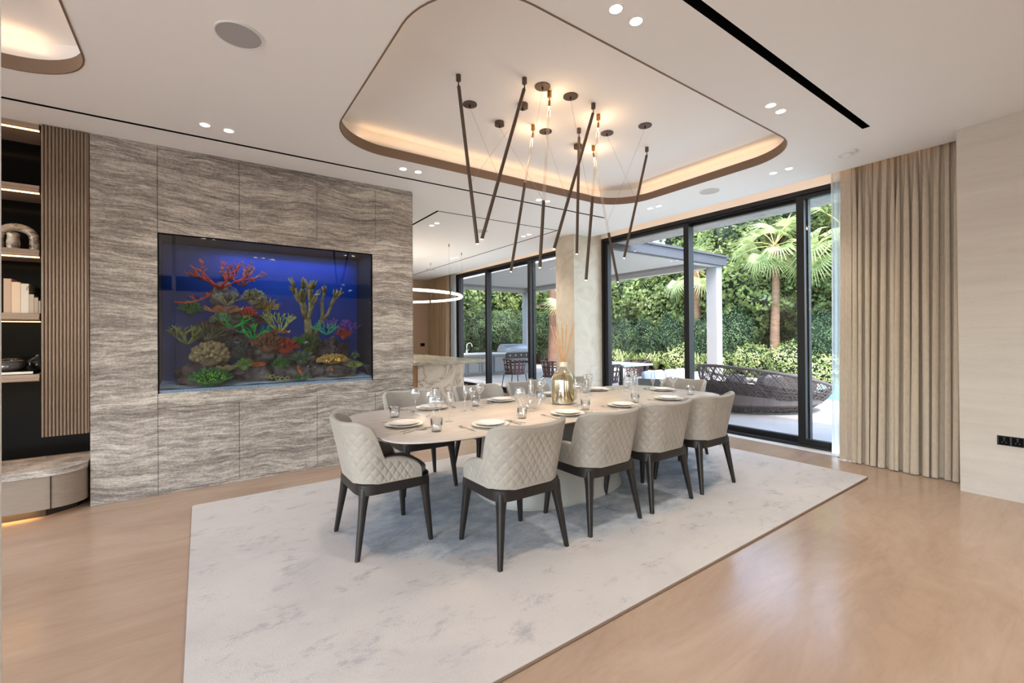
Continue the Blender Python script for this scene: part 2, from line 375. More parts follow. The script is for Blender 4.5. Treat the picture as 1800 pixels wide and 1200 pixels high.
# window wall
wm = MB().box(XW, .9, 3.15, 6.25, 12.75, 3.56)
wm.box(XW, 11.42, 0, 6.25, 12.75, 3.15)
struct('wall_window', wm, M_COVE, 'plaster wall strip above the black sliding doors')
WR = MB().box(XR, -6, 0, 6.25, .9, 3.56)
struct('wall_right', WR, M_WALLR, 'pale pitted travertine wall beside the curtain')
struct('wall_kitchen', MB().box(-1.5, 12.75, 0, 6.25, 12.95, 3.56), M_KWALL, 'warm taupe wall at the far end of the kitchen')
struct('wall_left', MB().box(-5.2, 5.7, 0, -1.5, 5.9, 3.3).box(-1.7, 5.9, 0, -1.5, 12.75, 3.3), M_KWALL, 'taupe wall behind the shelving on the left')
rear = MB()
for a, b in ((-5, -4.6), (-1.3, XR)): rear.box(a, -6.2, 0, b, -6, 3.56)
rear.box(-5, -6.2, 2.75, XR, -6, 3.56)
struct('wall_rear', rear, M_WALLR, 'wall with openings behind the viewer')
lo = MB()
for a, b in ((-6, -5), (-2.2, -1.9), (2.2, 2.5), (4.9, 5.9)): lo.box(-5.2, a, 0, -5, b, 3.3)
lo.box(-5.2, -6, 2.75, -5, 5.9, 3.3)
struct('wall_lounge', lo, M_WALLR, 'lounge side wall with openings behind the viewer')
smooth(struct('trim_1', MB().box(-.362, 1.16, 0, -.322, 1.30, 3.12), M_WHITE, 'pale door jamb at the very left edge of the photo', cat='door jamb'), .003)
col = struct('trim_3', MB().box(5.34, 5.66, 0, 6.26, 6.14, 3.3), M_COLUMN, 'beige marble column between the dining and kitchen windows', cat='column')

# sliding windows ------------------------------------------------------
def window(name, y0, y1, splits, label):
    zt = 3.15
    fr = MB().box(XW, y0, zt-.055, XW+.21, y1, zt).box(XW, y0, 0, XW+.21, y1, .035).box(XW, y0, .035, XW+.21, y0+.05, zt-.055).box(XW, y1-(.05 if y1 < 6 else .17), .035, XW+.21, y1, zt-.055)
    for k in range(3): fr.box(XW+.035+k*.06, y0, zt-.075, XW+.045+k*.06, y1, zt-.055)
    w_ = struct(name, fr, M_DARKFRAME, label, cat='window')
    n = len(splits)-1
    for k in range(n):
        a, b = splits[k], splits[k+1]; x = XW+.02+(k % 2)*.085; ov = .05
        a -= ov if k else 0; b += ov if k < n-1 else 0
        s_ = MB().box(x, a, .035, x+.07, a+.085, zt-.06).box(x, b-.085, .035, x+.07, b, zt-.06).box(x, a+.085, .035, x+.07, b-.085, .10).box(x, a+.085, zt-.11, x+.07, b-.085, zt-.06)
        sa = put('sash', s_, M_DARKFRAME, w_)
        put('pane', MB().add([(x+.035, a+.08, .09), (x+.035, b-.08, .09), (x+.035, b-.08, zt-.10), (x+.035, a+.08, zt-.10)], [(0, 1, 2, 3)]), M_PANE, sa)
    return w_
window('window_1', .9, 5.66, [.95, 2.37, 3.95, 5.61], 'tall black framed sliding glass doors of the dining room')
window('window_2', 6.14, 11.42, [6.2, 7.88, 9.72, 11.27], 'tall black framed sliding glass doors of the kitchen')
struct('trim_4', MB().box(5.885, .9, 0, XW, 5.6, .004), mat('pale threshold', srgb(214, 210, 204), .4), 'pale stone threshold along the sliding doors', cat='threshold')

# aquarium wall: stone slabs with shadow joints round the tank ----------
AX0, AX1, AZ0, AZ1 = -.31, 1.605, .90, 2.335
aq = MB()
WX0, WX1, D = -.752, 2.085, .03
aq.box(WX0, WY+D, 0, AX0, WY+.7, 3.4); aq.box(AX1, WY+D, 0, WX1, WY+.7, 3.4)
aq.box(AX0, WY+D, 0, AX1, WY+.7, AZ0-.03); aq.box(AX0, WY+D, AZ1+.03, AX1, WY+.7, 3.4)
aw = struct('wall_aquarium', aq, mat('joint shadow', srgb(40, 34, 30), .9), 'grey layered travertine wall with the built-in aquarium')
J = .0035
UP = [(-.31, .31), (.31, 1.017), (1.017, 1.643), ]
def slab(x0, z0, x1, z1, dy=0.):
    o = put('stone_panel', MB().box(x0+J/2, WY+dy, z0+J/2, x1-J/2, WY+D-.001, z1-J/2), M_STONE, aw); return o
slab(WX0, 0, -.31, 3.13)                                   # left slab
for a, b in UP: slab(a, 2.445, b, 3.088)
slab(-.31, 3.088, WX1, 3.16)
slab(1.643, 2.445, WX1, 3.088)
slab(-.31, AZ1, WX1, 2.445)
slab(AX1, AZ0, WX1, AZ1)
slab(-.31, .768, WX1, AZ0)
for a, b in ((-.31, .305), (.305, 1.01), (1.01, 1.63), (1.63, WX1)): slab(a, .022, b, .768)
slab(-.31, 0, WX1, .022)
put('stone_panel', MB().box(WX1-.001, WY+.03, 0, WX1+.02, WY+.7, 3.16), M_STONE, aw)

# aquarium -------------------------------------------------------------
tank = thing('aquarium', 'large lit blue reef aquarium set into the grey stone wall', 'aquarium', (0, 0, 0))
TY = WY+.62
M_TB = mat('royal blue tank back', (.012, .07, .34), .5); M_TS = mat('dark tank side', (.012, .016, .035), .5)
put('back_panel', MB().box(AX0-.02, TY, AZ0-.02, AX1+.02, TY+.02, AZ1+.03), M_TB, tank)
put('side_panel', MB().box(AX0-.02, WY+.035, AZ0-.02, AX0-.001, TY, AZ1+.03), M_TS, tank)
put('side_panel', MB().box(AX1+.001, WY+.035, AZ0-.02, AX1+.02, TY, AZ1+.03), M_TB, tank)
put('frame', MB().box(AX0, WY+.002, AZ0-.005, AX0+.008, WY+.035, AZ1).box(AX1-.008, WY+.002, AZ0-.005, AX1, WY+.035, AZ1).box(AX0, WY+.002, AZ1-.008, AX1, WY+.035, AZ1), M_BLACK, tank)
put('front_glass', MB().add([(AX0+.008, WY+.012, AZ0), (AX1-.008, WY+.012, AZ0), (AX1-.008, WY+.012, AZ1-.008), (AX0+.008, WY+.012, AZ1-.008)], [(0, 1, 2, 3)]), M_TANKGLASS, tank)
M_SAND = rnd_mat('white aquarium sand', [(.4, srgb(168, 190, 196)), (.6, srgb(206, 222, 224))], 60, .9, .3)
put('sand_bed', MB().grid(lambda u, v: (AX0+(AX1-AX0)*u, WY+.02+.6*v, AZ0+.035+.018*sin(u*19+v*3)*v+.03*v+(.012*mnoise.noise(Vector((u*14, v*4, 0))))), 60, 10).box(AX0, WY+.016, AZ0-.02, AX1, TY, AZ0+.025), M_SAND, tank)
put('light_hood', MB().box(AX0, WY+.05, AZ1+.01, AX1, TY, AZ1+.03), M_BLACK, tank)
tl = area('aquarium_lamp', (.78, WY+.33, AZ1-.0), 1.5, 2.2, (.40, .60, 1), (0, 0, 0), .3)
tl2 = area('aquarium_blue_lamp', (.85, WY+.52, AZ1-.02), 1.3, 2.6, (.08, .26, 1), (radians(-18), 0, 0), .1)
area('aquarium_white_lamp', (.55, WY+.16, AZ1-.01), 1.3, 1.1, (1, .93, .8), (radians(8), 0, 0), .1)
# ================================================================== RUG, TABLE, CHAIRS
def sstep(a, b, x): x = max(0, min(1, (x-a)/(b-a))); return x*x*(3-2*x)
rg = thing('rug', 'large ivory and blue-grey silk rug under the dining table', 'rug', (0, 0, 0))
rp = rrect(-.06, 1.492, 5.24, 4.49, .03, 3)
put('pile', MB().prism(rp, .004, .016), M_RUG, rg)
put('binding', MB().loops([[(x, y, z) for x, y in offset(rp, d)] for d, z in ((.001, .002), (.007, .006), (.001, .013))], True, False), M_RUGEDGE, rg)

TX, TYc, TA, TB_ = 2.765, 3.14, 1.84, .715
tb = thing('dining_table', 'long rounded ceramic-topped dining table set for ten', 'table', (TX, TYc, 0))
o1 = superell(0, 0, TA, TB_, 6, 120); o2 = superell(0, 0, TA-.004, TB_-.004, 6, 120); o3 = superell(0, 0, TA-.17, TB_-.17, 5, 120)
smooth(put('tabletop', MB().loops([[(x, y, .7425) for x, y in o1], [(x, y, .75) for x, y in o1], [(x, y, .7515) for x, y in o2]], True, True), M_TABLE, tb))
smooth(put('underframe', MB().loops([[(x, y, .698) for x, y in o3], [(x, y, .704) for x, y in o3], [(x, y, .738) for x, y in o2], [(x, y, .7425) for x, y in o2]], True, True), M_TEDGE, tb, label='dark chamfered underside'))
ped = []
for z, a, b in ((.016, .70, .50), (.03, .705, .505), (.05, .69, .49), (.35, .655, .455), (.68, .63, .43), (.697, .63, .43)):
    ped.append([(x, y, z) for x, y in superell(-.12, 0, a, b, 2.6, 64)])
smooth(put('pedestal', MB().loops(ped), M_PEDESTAL, tb))

def plan(l):
    """walk the horseshoe from the middle of the back (y = -.25); l signed length; gives point and outward normal"""
    s = 1 if l >= 0 else -1; l = abs(l); hw, r, yb = .245, .13, -.235
    a = hw-r
    if l < a: p = (l, yb); n = (0, -1)
    elif l < a+r*PI/2:
        t = (l-a)/r; p = (a+r*sin(t), yb+r-r*cos(t)); n = (sin(t), -cos(t))
    else:
        d = l-a-r*PI/2; p = (hw+d*.03, yb+r+d); n = (1, -.03)
    return (s*p[0], p[1]), (s*n[0], n[1])
LM = .115+.13*PI/2+.265
def shell_h(l):
    l = abs(l); top = .845+.012*sstep(.05, .22, l)-.03*sstep(.20, .27, l)
    h = top+(.612-top)*sstep(.255, .345, l)
    h = h-.03*sstep(.38, .60, l)
    e = max(0, l-(LM-.14))/.14
    return h - (h-.50)*(1-sqrt(max(0, 1-e*e)))*.92
def shell_pt(l, t, off):
    (x, y), (nx, ny) = plan(l); h = shell_h(l); z = .462+(h-.462)*t; zz = (z-.462)/.38
    lean = .085*(1-sstep(.08, .36, abs(l)))+.035*sstep(.1, .3, abs(l))*(1-.5*sstep(.35, .6, abs(l)))
    q = lean*zz**1.1+off
    return (x+nx*q, y+ny*q, z)
def build_shell():
    nu, nv = 230, 80
    def outer(u, v):
        l = -LM+2*LM*u; qx = l/.052; z = .462+(shell_h(l)-.462)*v; qz = (z-.46)/.078
        d = 0
        fade = sstep(0, .10, v)*(1-sstep(.86, .95, v))*(1-sstep(LM-.08, LM-.03, abs(l)))
        a = abs(((qx+qz) % 1)-.5); b = abs(((qx-qz) % 1)-.5)
        groove = max(0, 1-(.5-max(a, b))/.30)
        pillow = (1-2*abs(a-.25)*0)*0
        d = .0035*cos(PI*(qx+qz))**2*cos(PI*(qx-qz))**2*0 + .0045*(1-groove**1.6) - .004
        return shell_pt(l, v*.985, .018+d*fade)
    mb = MB().grid(outer, nu, nv)
    rim = []
    def inner(u, v): l = -LM+2*LM*u; return shell_pt(l, v*.985, -.020)
    mi = MB().grid(lambda u, v: inner(1-u, v), 96, 14)
    # rolled rim joining outside and inside
    path = []
    def rimp(u, v):
        l = -LM+2*LM*u; a = PI*v; o_ = shell_pt(l, .985, 0); (x, y), (nx, ny) = plan(l); c = .019*cos(a)-.001
        return (o_[0]+nx*c, o_[1]+ny*c, o_[2]+.016*sin(a))
    mr = MB().grid(rimp, nu, 8)
    ends = MB()
    for s in (-1, 1):
        a = [shell_pt(s*LM, k/8*.985, .018) for k in range(9)]; b = [shell_pt(s*LM, k/8*.985, -.02) for k in range(9)]
        mid = [((p[0]+q[0])/2, (p[1]+q[1])/2+.014, (p[2]+q[2])/2) for p, q in zip(a, b)]
        ends.loops([a, mid, b] if s > 0 else [b, mid, a], False, False)
    m = MB().add(mb.v, mb.f).add(mr.v, mr.f).add(ends.v, ends.f)
    return m.mesh('shell', True), mi.mesh('lining', True)
SHELL, LINING = build_shell()
def build_chair():
    t = thing('dining_chair', 'x', 'chair', (0, 0, 0), 0, 'quilted dining chairs round the table')
    put('quilted_shell', SHELL, M_SHELL, t)
    put('lining', LINING, M_SHELL, t)
    cu = []
    for z, d in ((.462, -.01), (.475, 0), (.502, 0), (.515, -.012), (.52, -.04)):
        cu.append([(x, y, z) for x, y in superell(0, .01, .225+d, .235+d, 5, 48)])
    smooth(put('seat', MB().loops(cu), M_SEAT, t), 0, 60)
    fr = []; pl = superell(0, .0, .262, .252, 5.5, 64); pi_ = superell(0, .0, .225, .215, 5.5, 64)
    smooth(put('seat_frame', MB().loops([[(x, y, .398) for x, y in pl], [(x, y, .462) for x, y in pl], [(x, y, .468) for x, y in superell(0, 0, .256, .246, 5.5, 64)], [(x, y, .468) for x, y in pi_], [(x, y, .40) for x, y in pi_], [(x, y, .398) for x, y in pl]], True, False), M_WOODBLACK, t))
    for sx in (-1, 1):
        for sy in (-1, 1):
            top = Vector((sx*.208, sy*.198, .452)); foot = Vector((sx*(.262 if sy < 0 else .25), sy*(.262 if sy < 0 else .232), .016)); rings = []
            for z, w in ((0, .0135), (.12, .017), (.30, .0225), (.355, .026), (.392, .030), (.43, .031)):
                p = foot.lerp(top, z/.439); p.z = z+.016
                rings.append([(p.x+w*cos(PI/4+k*PI/2)*1.25 if False else p.x+dx*w, p.y+dy*w, p.z) for dx, dy in ((-1, -.7), (-.7, -1), (.7, -1), (1, -.7), (1, .7), (.7, 1), (-.7, 1), (-1, .7))])
            o = put('leg', MB().loops(rings), M_WOODBLACK, t); smooth(o, 0, 50)
    return t
seats = []   # (x, y, rotation, description)
NEAR = [1.695, 2.437, 3.105, 3.785]
ordn = ['first', 'second', 'third', 'fourth']
for k, x in enumerate(NEAR): seats.append((x, 2.425, 0, 'near side, %s from the aquarium end' % ordn[k]))
seats.append((1.045, 3.03, -PI/2, 'aquarium end of the table'))
for k, x in enumerate(NEAR): seats.append((x-.02, 3.86, PI, 'far side, %s from the aquarium end' % ordn[k]))
seats.append((4.50, 3.12, PI/2, 'glass-door end of the table'))
ch0 = build_chair(); rng = random.Random(4)
for i, (x, y, rz, d) in enumerate(seats):
    c = ch0 if i == 0 else clone(ch0)
    c.location = (x, y, 0); c.rotation_euler = (0, 0, rz+(0 if i < 5 else rng.uniform(-.03, .03)))
    c['label'] = 'greige quilted chair with dark legs on the ' + d if 'side' in d else 'greige quilted chair with dark legs at the ' + d

# ------------------------------------------------------------------ tableware
TT = .7515
def lathe_thing(name, prof, m, n=28):
    me = MB().lathe(prof, n).mesh(name, True); me.materials.append(m)
    o = bpy.data.objects.new(name, me); C.objects.link(o); return o
dinner = lathe_thing('dinner_plate', [(0, .002), (.075, .0), (.08, .003), (.10, .009), (.135, .017), (.138, .019), (.134, .020), (.10, .0125), (.078, .0075), (0, .006)], M_CHINA, 40)
side = lathe_thing('side_plate', [(0, .001), (.055, .0), (.06, .003), (.08, .010), (.102, .015), (.105, .017), (.101, .018), (.078, .013), (.056, .006), (0, .005)], M_CHINA, 36)
def cutlery(kind):
    mb = MB(); h = .0035
    mb.loops([[(w, y, z), (0, y, z+.0022), (-w, y, z), (0, y, z-.0018)] for y, w, z in ((-.10, .002, h), (-.095, .0065, h), (-.05, .0055, h), (.0, .0028, h+.003), (.035, .0028, h+.004))])
    if kind == 'fork':
        mb.loops([[(w, y, z), (0, y, z+.001), (-w, y, z), (0, y, z-.001)] for y, w, z in ((.035, .003, h+.004), (.05, .011, h+.003), (.066, .012, h+.002))])
        for k in range(4): mb.box(-.0118+k*.0068, .064, h+.0012, -.0118+k*.0068+.0032, .103, h+.0028)
    elif kind == 'spoon':
        rings = []
        for y, w, d in ((.032, .003, .0), (.045, .014, .003), (.062, .021, .006), (.08, .0205, .006), (.094, .012, .003), (.098, .003, .0)):
            rings.append([(w, y, h+.004), (w*.6, y, h+.004-d*.8), (0, y, h+.004-d), (-w*.6, y, h+.004-d*.8), (-w, y, h+.004), (-w*.6, y, h+.005-d*.7), (0, y, h+.005-d*.9), (w*.6, y, h+.005-d*.7)])
        mb.loops(rings)
    else:
        mb.loops([[(w, y, z), (0, y, z+.0012), (-w2, y, z), (0, y, z-.001)] for y, w, w2, z in ((.03, .003, .003, h+.002), (.045, .004, .008, h), (.085, .004, .011, h), (.12, .002, .003, h))])
    me = mb.mesh(kind, True); me.materials.append(M_STEEL); o = bpy.data.objects.new(kind, me); C.objects.link(o); return o
fork, knife, spoon = cutlery('fork'), cutlery('knife'), cutlery('spoon')
def stemware(name, h, bowl_r, bowl_h, foot_r, lip=.9):
    st = h-bowl_h; pr = [(foot_r, .0), (foot_r, .0015), (foot_r*.5, .004), (.006, .012), (.0036, .03), (.0036, st-.02), (.006, st-.004)]
    for k in range(1, 11):
        t = k/10; r = bowl_r*(sin(min(1, t*1.55)*PI/2))*(1-(1-lip)*sstep(.45, 1, t)); pr.append((r, st+bowl_h*t*.999))
    q = [(r-.0013 if r > .0025 else r, z+(.003 if i == 0 else 0)) for i, (r, z) in enumerate(pr[7:])]
    pr = pr+q[::-1]+[(0.0005, st+.004)]
    return lathe_thing(name, pr, M_STEMWARE, 24)
red = stemware('red_wine_glass', .225, .042, .105, .036, .78)
white = stemware('white_wine_glass', .205, .036, .092, .033, .80)
flute = stemware('champagne_flute', .235, .025, .145, .029, .86)
tumb = lathe_thing('water_tumbler', [(0, 0), (.034, 0), (.037, .004), (.041, .09), (.0395, .09), (.0355, .012), (0, .012)], M_STEMWARE, 28)
protos = dict(d=dinner, s=side, f=fork, k=knife, sp=spoon, r=red, w=white, fl=flute, t=tumb)
used = set()
LB = dict(d='white porcelain dinner plate at the %s', s='small white plate on the dinner plate at the %s', f='steel fork left of the plates at the %s',
          k='steel knife right of the plates at the %s', sp='steel spoon right of the plates at the %s', r='large empty red wine glass at the %s',
          w='smaller empty white wine glass at the %s', fl='slim empty champagne flute at the %s', t='low clear water tumbler at the %s')
CT = dict(d='plate', s='plate', f='fork', k='knife', sp='spoon', r='wine glass', w='wine glass', fl='champagne flute', t='tumbler')
GR = dict(d='dinner plates on the table', s='side plates on the table', f='forks on the table', k='knives on the table', sp='spoons on the table', r='red wine glasses on the table', w='white wine glasses on the table', fl='champagne flutes on the table', t='water tumblers on the table')
for i, (x, y, rz, d) in enumerate(seats):
    # distance from the chair to the plate: plate sits .25 m inside the table edge
    f = Vector((-sin(rz), cos(rz), 0)); r = Vector((cos(rz), sin(rz), 0))
    if abs(f.y) > .5: p = Vector((x, TYc-(TB_-.245)*f.y, TT))
    else: p = Vector((TX-(TA-.275)*f.x, y+.02, TT))
    dd = d.replace('near side, ', 'near side, ').replace('far side, ', 'far side, ').replace('glass-door end of the table', 'setting at the glass-door end').replace('aquarium end of the table', 'setting at the aquarium end')
    J_ = lambda s: rng.uniform(-s, s)
    items = [('d', 0, 0, 0), ('s', 0, 0, .0125), ('f', -.185+J_(.01), .0, 0), ('k', .175+J_(.01), .0, 0), ('sp', .215+J_(.01), -.01, 0),
             ('t', -.40+J_(.02), .08+J_(.02), 0), ('r', -.35+J_(.02), .22+J_(.02), 0), ('w', -.26+J_(.02), .28+J_(.02), 0), ('fl', -.155+J_(.02), .30+J_(.02), 0)]
    if i in (4, 9): items = [(k, a+(.02 if k in ('t','r','w','fl') else 0), b+(.02 if k in ('r', 'w', 'fl') else 0), c) for k, a, b, c in items]
    for key, a, b, h in items:
        pos = p+r*a+f*b; pos.z = TT+h
        o = protos[key]
        if key in used: o = o.copy(); C.objects.link(o)
        used.add(key)
        rr = rz+(J_(.12) if key in ('f', 'k', 'sp') else 0)
        if key == 'sp': rr += .35
        if key == 'k': rr += .1
        o.location = pos; o.rotation_euler = (0, 0, rr)
        tag(o, LB[key] % dd, CT[key], GR[key])
# cut crystal bowl and reed diffuser in the middle
bw = []
for k, (r_, z) in enumerate([(0, .004), (.05, .0), (.058, .004), (.06, .012), (.10, .045), (.125, .085), (.132, .115), (.127, .115), (.118, .082), (.09, .045), (.05, .018), (0, .014)]):
    bw.append([(r_*(1+.04*(1 if (j % 2) else -1)*(1 if 3 < k < 9 else 0))*cos(2*PI*j/40), r_*(1+.04*(1 if (j % 2) else -1)*(1 if 3 < k < 9 else 0))*sin(2*PI*j/40), z) for j in range(40)])
b_ = put('crystal_bowl', MB().loops(bw, True, False), M_STEMWARE, None, (2.36, 3.06, TT)); tag(b_, 'cut crystal bowl in the middle of the table beside the diffuser', 'bowl')
df = thing('reed_diffuser', 'large glass reed diffuser bottle with amber oil on the dining table', 'diffuser', (2.80, 3.12, TT), radians(35))
df.scale = (1.42, 1.42, 1.85)
def sq(r_, z, e=3.2, n=40): return [(x, y, z) for x, y in superell(0, 0, r_, r_, e if r_ > .03 else 2, n)]
prof = [(.072, 0), (.078, .004), (.078, .12), (.074, .135), (.05, .165), (.027, .182), (.024, .19), (.024, .215), (.027, .217)]
smooth(put('bottle', MB().loops([sq(r_, z) for r_, z in prof], True, False), M_STEMWARE, df), 0, 50)
M_OIL = bpy.data.materials.new('amber oil'); M_OIL.use_nodes = True
b = M_OIL.node_tree.nodes['Principled BSDF']; b.inputs['Base Color'].default_value = (1, .80, .42, 1); b.inputs['Transmission Weight'].default_value = .9; b.inputs['Roughness'].default_value = .05; b.inputs['IOR'].default_value = 1.1
smooth(put('oil', MB().loops([sq(r_-.004, z) for r_, z in [(.072, .006), (.076, .01), (.077, .12), (.072, .135), (.058, .15)]]), M_OIL, df), 0, 50)
put('collar', MB().lathe([(.0245, .188), (.0265, .188), (.0265, .212), (.0245, .212)], 24), mat('white collar', srgb(225, 220, 208), .5), df)
put('paper_label', MB().add([(-.042, -.0795, .022), (.042, -.0795, .022), (.042, -.0795, .098), (-.042, -.0795, .098)], [(0, 1, 2, 3)]), mat('cream label', srgb(226, 214, 190), .7), df)
M_REED = rnd_mat('rattan reed', [(.3, srgb(196, 150, 100)), (.7, srgb(218, 178, 128))], 30, .7)
for k in range(11):
    a = 2*PI*k/11+.3; s_ = .6+.55*((k*7) % 5)/5
    put('reed', MB().tube([(-cos(a)*.05, -sin(a)*.05, .012), (cos(a)*.008, sin(a)*.008, .20), (cos(a)*.085*s_, sin(a)*.085*s_, .385+.03*((k*3) % 4)/4)], .0024, 6), M_REED, df)

# ------------------------------------------------------------------ pendant lights
rods = [((1.624, 2.985), (1.739, 2.911, 2.104)), ((2.065, 2.728), (1.791, 2.929, 2.149)), ((2.784, 2.692), (2.503, 2.898, 2.145)), ((3.005, 3.098), (2.984, 3.12, 2.183)), ((3.91, 3.003), (3.708, 3.153, 2.218))]
glow = [((2.35, 2.765), (2.281, 2.822, 1.954)), ((2.599, 3.303), (2.422, 3.436, 2.007)), ((2.965, 2.805), (2.868, 2.882, 1.896)), ((3.414, 3.306), (3.622, 3.167, 1.958))]
discs = [((1.909, 3.307), 1, .60, 'flat'), ((2.297, 3.427), 5, .60, 'drum'), ((2.287, 3.047), 0, .62, 'drum'), ((2.255, 2.737), 6, .55, 'flat'), ((2.54, 2.717), 7, .55, 'flat'), ((2.774, 3.327), 2, .66, 'flat'), ((3.302, 3.01), 4, .45, 'flat'), ((3.486, 2.695), 8, .55, 'flat'), ((3.258, 3.376), 3, .6, 'drum')]
M_LEDTIP = mat('warm lamp tip', (1, .8, .5), .4, emit=(1, .62, .28), estr=9)
M_CABLE = mat('thin steel cable', srgb(168, 160, 150), .4, .5)
RD = ['bronze rod pendant, leftmost of the group', 'bronze rod pendant leaning left, second of the long V', 'bronze rod pendant leaning in the middle of the group', 'nearly upright brown rod pendant behind the leaning one', 'bronze rod pendant leaning left, rightmost at the ceiling',
      'pendant of clear tube over bronze rod, nearly upright above the bottle', 'pendant of clear tube over grey rod leaning left', 'pendant of clear tube over grey rod, hanging lowest', 'pendant of clear tube over dark rod leaning right by the window']
allr = []
for i, (a, b) in enumerate(rods+glow):
    A = Vector((a[0], a[1], CTOP)); Bp = Vector(b); J0 = A-Vector((0, 0, .075)); d = (Bp-J0).normalized(); allr.append((J0, Bp))
    t = thing('rod_pendant', RD[i], 'pendant lamp', A, 0, 'rod pendants over the dining table')
    loc = lambda p: tuple(Vector(p)-A)
    cupm = M_BRONZE if i < 5 else M_GOLD
    smooth(put('canopy_cup', MB().lathe([(0, -.0), (.019, 0), (.019, -.045), (.016, -.048), (.005, -.05), (.004, -.07), (0, -.072)], 20), cupm, t))
    if i < 5:
        smooth(put('rod', MB().tube([loc(J0+d*.012), loc(Bp)], .0135, 14), M_BRONZE, t))
        smooth(put('lamp_tip', MB().tube([loc(Bp), loc(Bp+d*.004)], .009, 12), M_LEDTIP, t))
        smooth(put('joint', MB().tube([loc(J0-d*.004), loc(J0+d*.014)], .006, 10), M_BRONZE, t))
    else:
        Lr = (Bp-J0).length; frac = (.60, .36, .47, .62)[i-5]
        smooth(put('lamp_head', MB().tube([loc(J0), loc(J0+d*.05)], .010, 12), M_GOLD, t))
        smooth(put('lamp_tip', MB().tube([loc(J0+d*.05), loc(J0+d*.066)], [.009, .005], 10), M_LEDTIP, t))
        smooth(put('clear_tube', MB().tube([loc(J0+d*.04), loc(J0+d*Lr*frac)], .012, 14, False), M_ACRYL, t))
        smooth(put('rod', MB().tube([loc(J0+d*Lr*frac), loc(Bp)], .0135, 14), M_BRONZE, t))
        smooth(put('lamp_tip', MB().tube([loc(Bp), loc(Bp+d*.004)], .009, 12), M_LEDTIP, t))
        pl = bpy.data.lights.new('pendant_glow', 'POINT'); pl.energy = 1.3; pl.color = (1, .60, .30); pl.shadow_soft_size = .03
        po = bpy.data.objects.new('pendant_glow', pl); C.objects.link(po); po.location = A+Vector((.03, .03, -.16)); po.parent = None
# narrow downlight from each rod tip on to the table
for i, (J0, Bp) in enumerate(allr):
    l = bpy.data.lights.new('rod_spot', 'SPOT'); l.energy = 16 if i < 5 else 10; l.color = (1, .70, .42); l.spot_size = radians(62); l.spot_blend = .8; l.shadow_soft_size = .02
    o = bpy.data.objects.new('rod_spot', l); C.objects.link(o); o.location = Bp-Vector((0, 0, .01))
DN = ['leftmost flat bronze ceiling disc with its thin cable', 'bronze drum canopy left of the glowing lamps', 'bronze drum canopy behind the long leaning rod', 'copper lit flat disc beside the brightest lamp', 'widest flat disc nearest the camera', 'flat grey disc in the middle behind the clear tubes', 'flat grey disc right of the glowing lamps', 'rightmost small flat disc', 'small drum canopy behind the upright rod']
for i, ((x, y), k, t_, kind) in enumerate(discs):
    t = thing('cable_canopy', DN[i], 'ceiling canopy', (x, y, CTOP), 0, 'cable canopies over the dining table')
    r_, h = (.062, .008) if kind == 'flat' else (.045, .035)
    smooth(put('disc', MB().lathe([(0, 0), (r_, 0), (r_, -h), (0, -h)], 32), M_BRONZE, t))
    put('grip', MB().lathe([(0, -h), (.005, -h), (.005, -h-.022), (0, -h-.022)], 10), M_BLACK, t)
    J0, Bp = allr[k]; q = J0.lerp(Bp, t_)+Vector((0, 0, .0))
    put('cable', MB().tube([(0, 0, -h-.02), tuple(q-Vector((x, y, CTOP)))], .0011, 5), M_CABLE, t)

# ------------------------------------------------------------------ ceiling fittings
dl = [((.034, 4.337), (.197, 4.354), 'above the aquarium doors, nearest the shelving'), ((1.725, 4.38), (1.89, 4.376), 'between the cove and the black slot'), ((1.832, 1.6), (1.999, 1.6), 'nearest the camera beside the black slot'),
      ((3.617, 1.617), (3.784, 1.617), 'right of the cove by the slot end'), ((5.20, 2.305), (5.20, 2.145), 'near the curtain'), ((5.17, 3.926), (5.18, 3.788), 'near the glass doors by the column'), ((3.59, 4.45), (3.72, 4.44), 'behind the pendants past the cove'),
      ((2.978, 6.377), (2.985, 6.208), 'in the kitchen ceiling near the aquarium wall'), ((4.632, 8.857), (4.642, 8.69), 'in the kitchen ceiling far from the camera'), ((4.679, 6.245), (4.679, 6.08), 'in the kitchen ceiling close to the column'),
      ((1.0, -1.2), (1.16, -1.2), 'behind the viewer'), ((3.6, -1.2), (3.76, -1.2), 'behind the viewer on the right'), ((2.6, .1), (2.76, .1), 'added as fill over the viewer on the right'), ((4.6, -.6), (4.76, -.6), 'added as fill close to the travertine wall'), ((-1.8, -.8), (-1.64, -.8), 'behind the viewer on the left'), ((.05, .6), (.2, .6), 'over the viewer'), ((-2.2, 4.3), (-2.04, 4.3), 'left of the frame')]  # two off-frame pairs on the right are added fill for the floor
pd = None
for a, b, d in dl:
    for j, (x, y) in enumerate((a, b)):
        z = czf(x, y)-.001
        if pd is None:
            pd = thing('downlight', '', 'downlight', (x, y, z), 0, 'recessed ceiling downlights')
            smooth(put('bezel', MB().lathe([(.034, .0), (.041, -.0005), (.041, -.003), (.034, -.003), (.033, .0)], 24), M_WHITE, pd))
            put('lens', MB().lathe([(0, -.0018), (.034, -.0018)], 24), M_LAMP, pd); o = pd
        else: o = clone(pd, (x, y, z))
        o['label'] = '%s round downlight of the pair %s' % ('first' if j == 0 else 'second', d)
    l = bpy.data.lights.new('downlight_beam', 'SPOT'); l.energy = 46; l.color = (1, .94, .86); l.spot_size = radians(105); l.spot_blend = .9; l.shadow_soft_size = .05
    o = bpy.data.objects.new('downlight_beam', l); C.objects.link(o); o.location = ((a[0]+b[0])/2, (a[1]+b[1])/2, czf(*a)-.02)
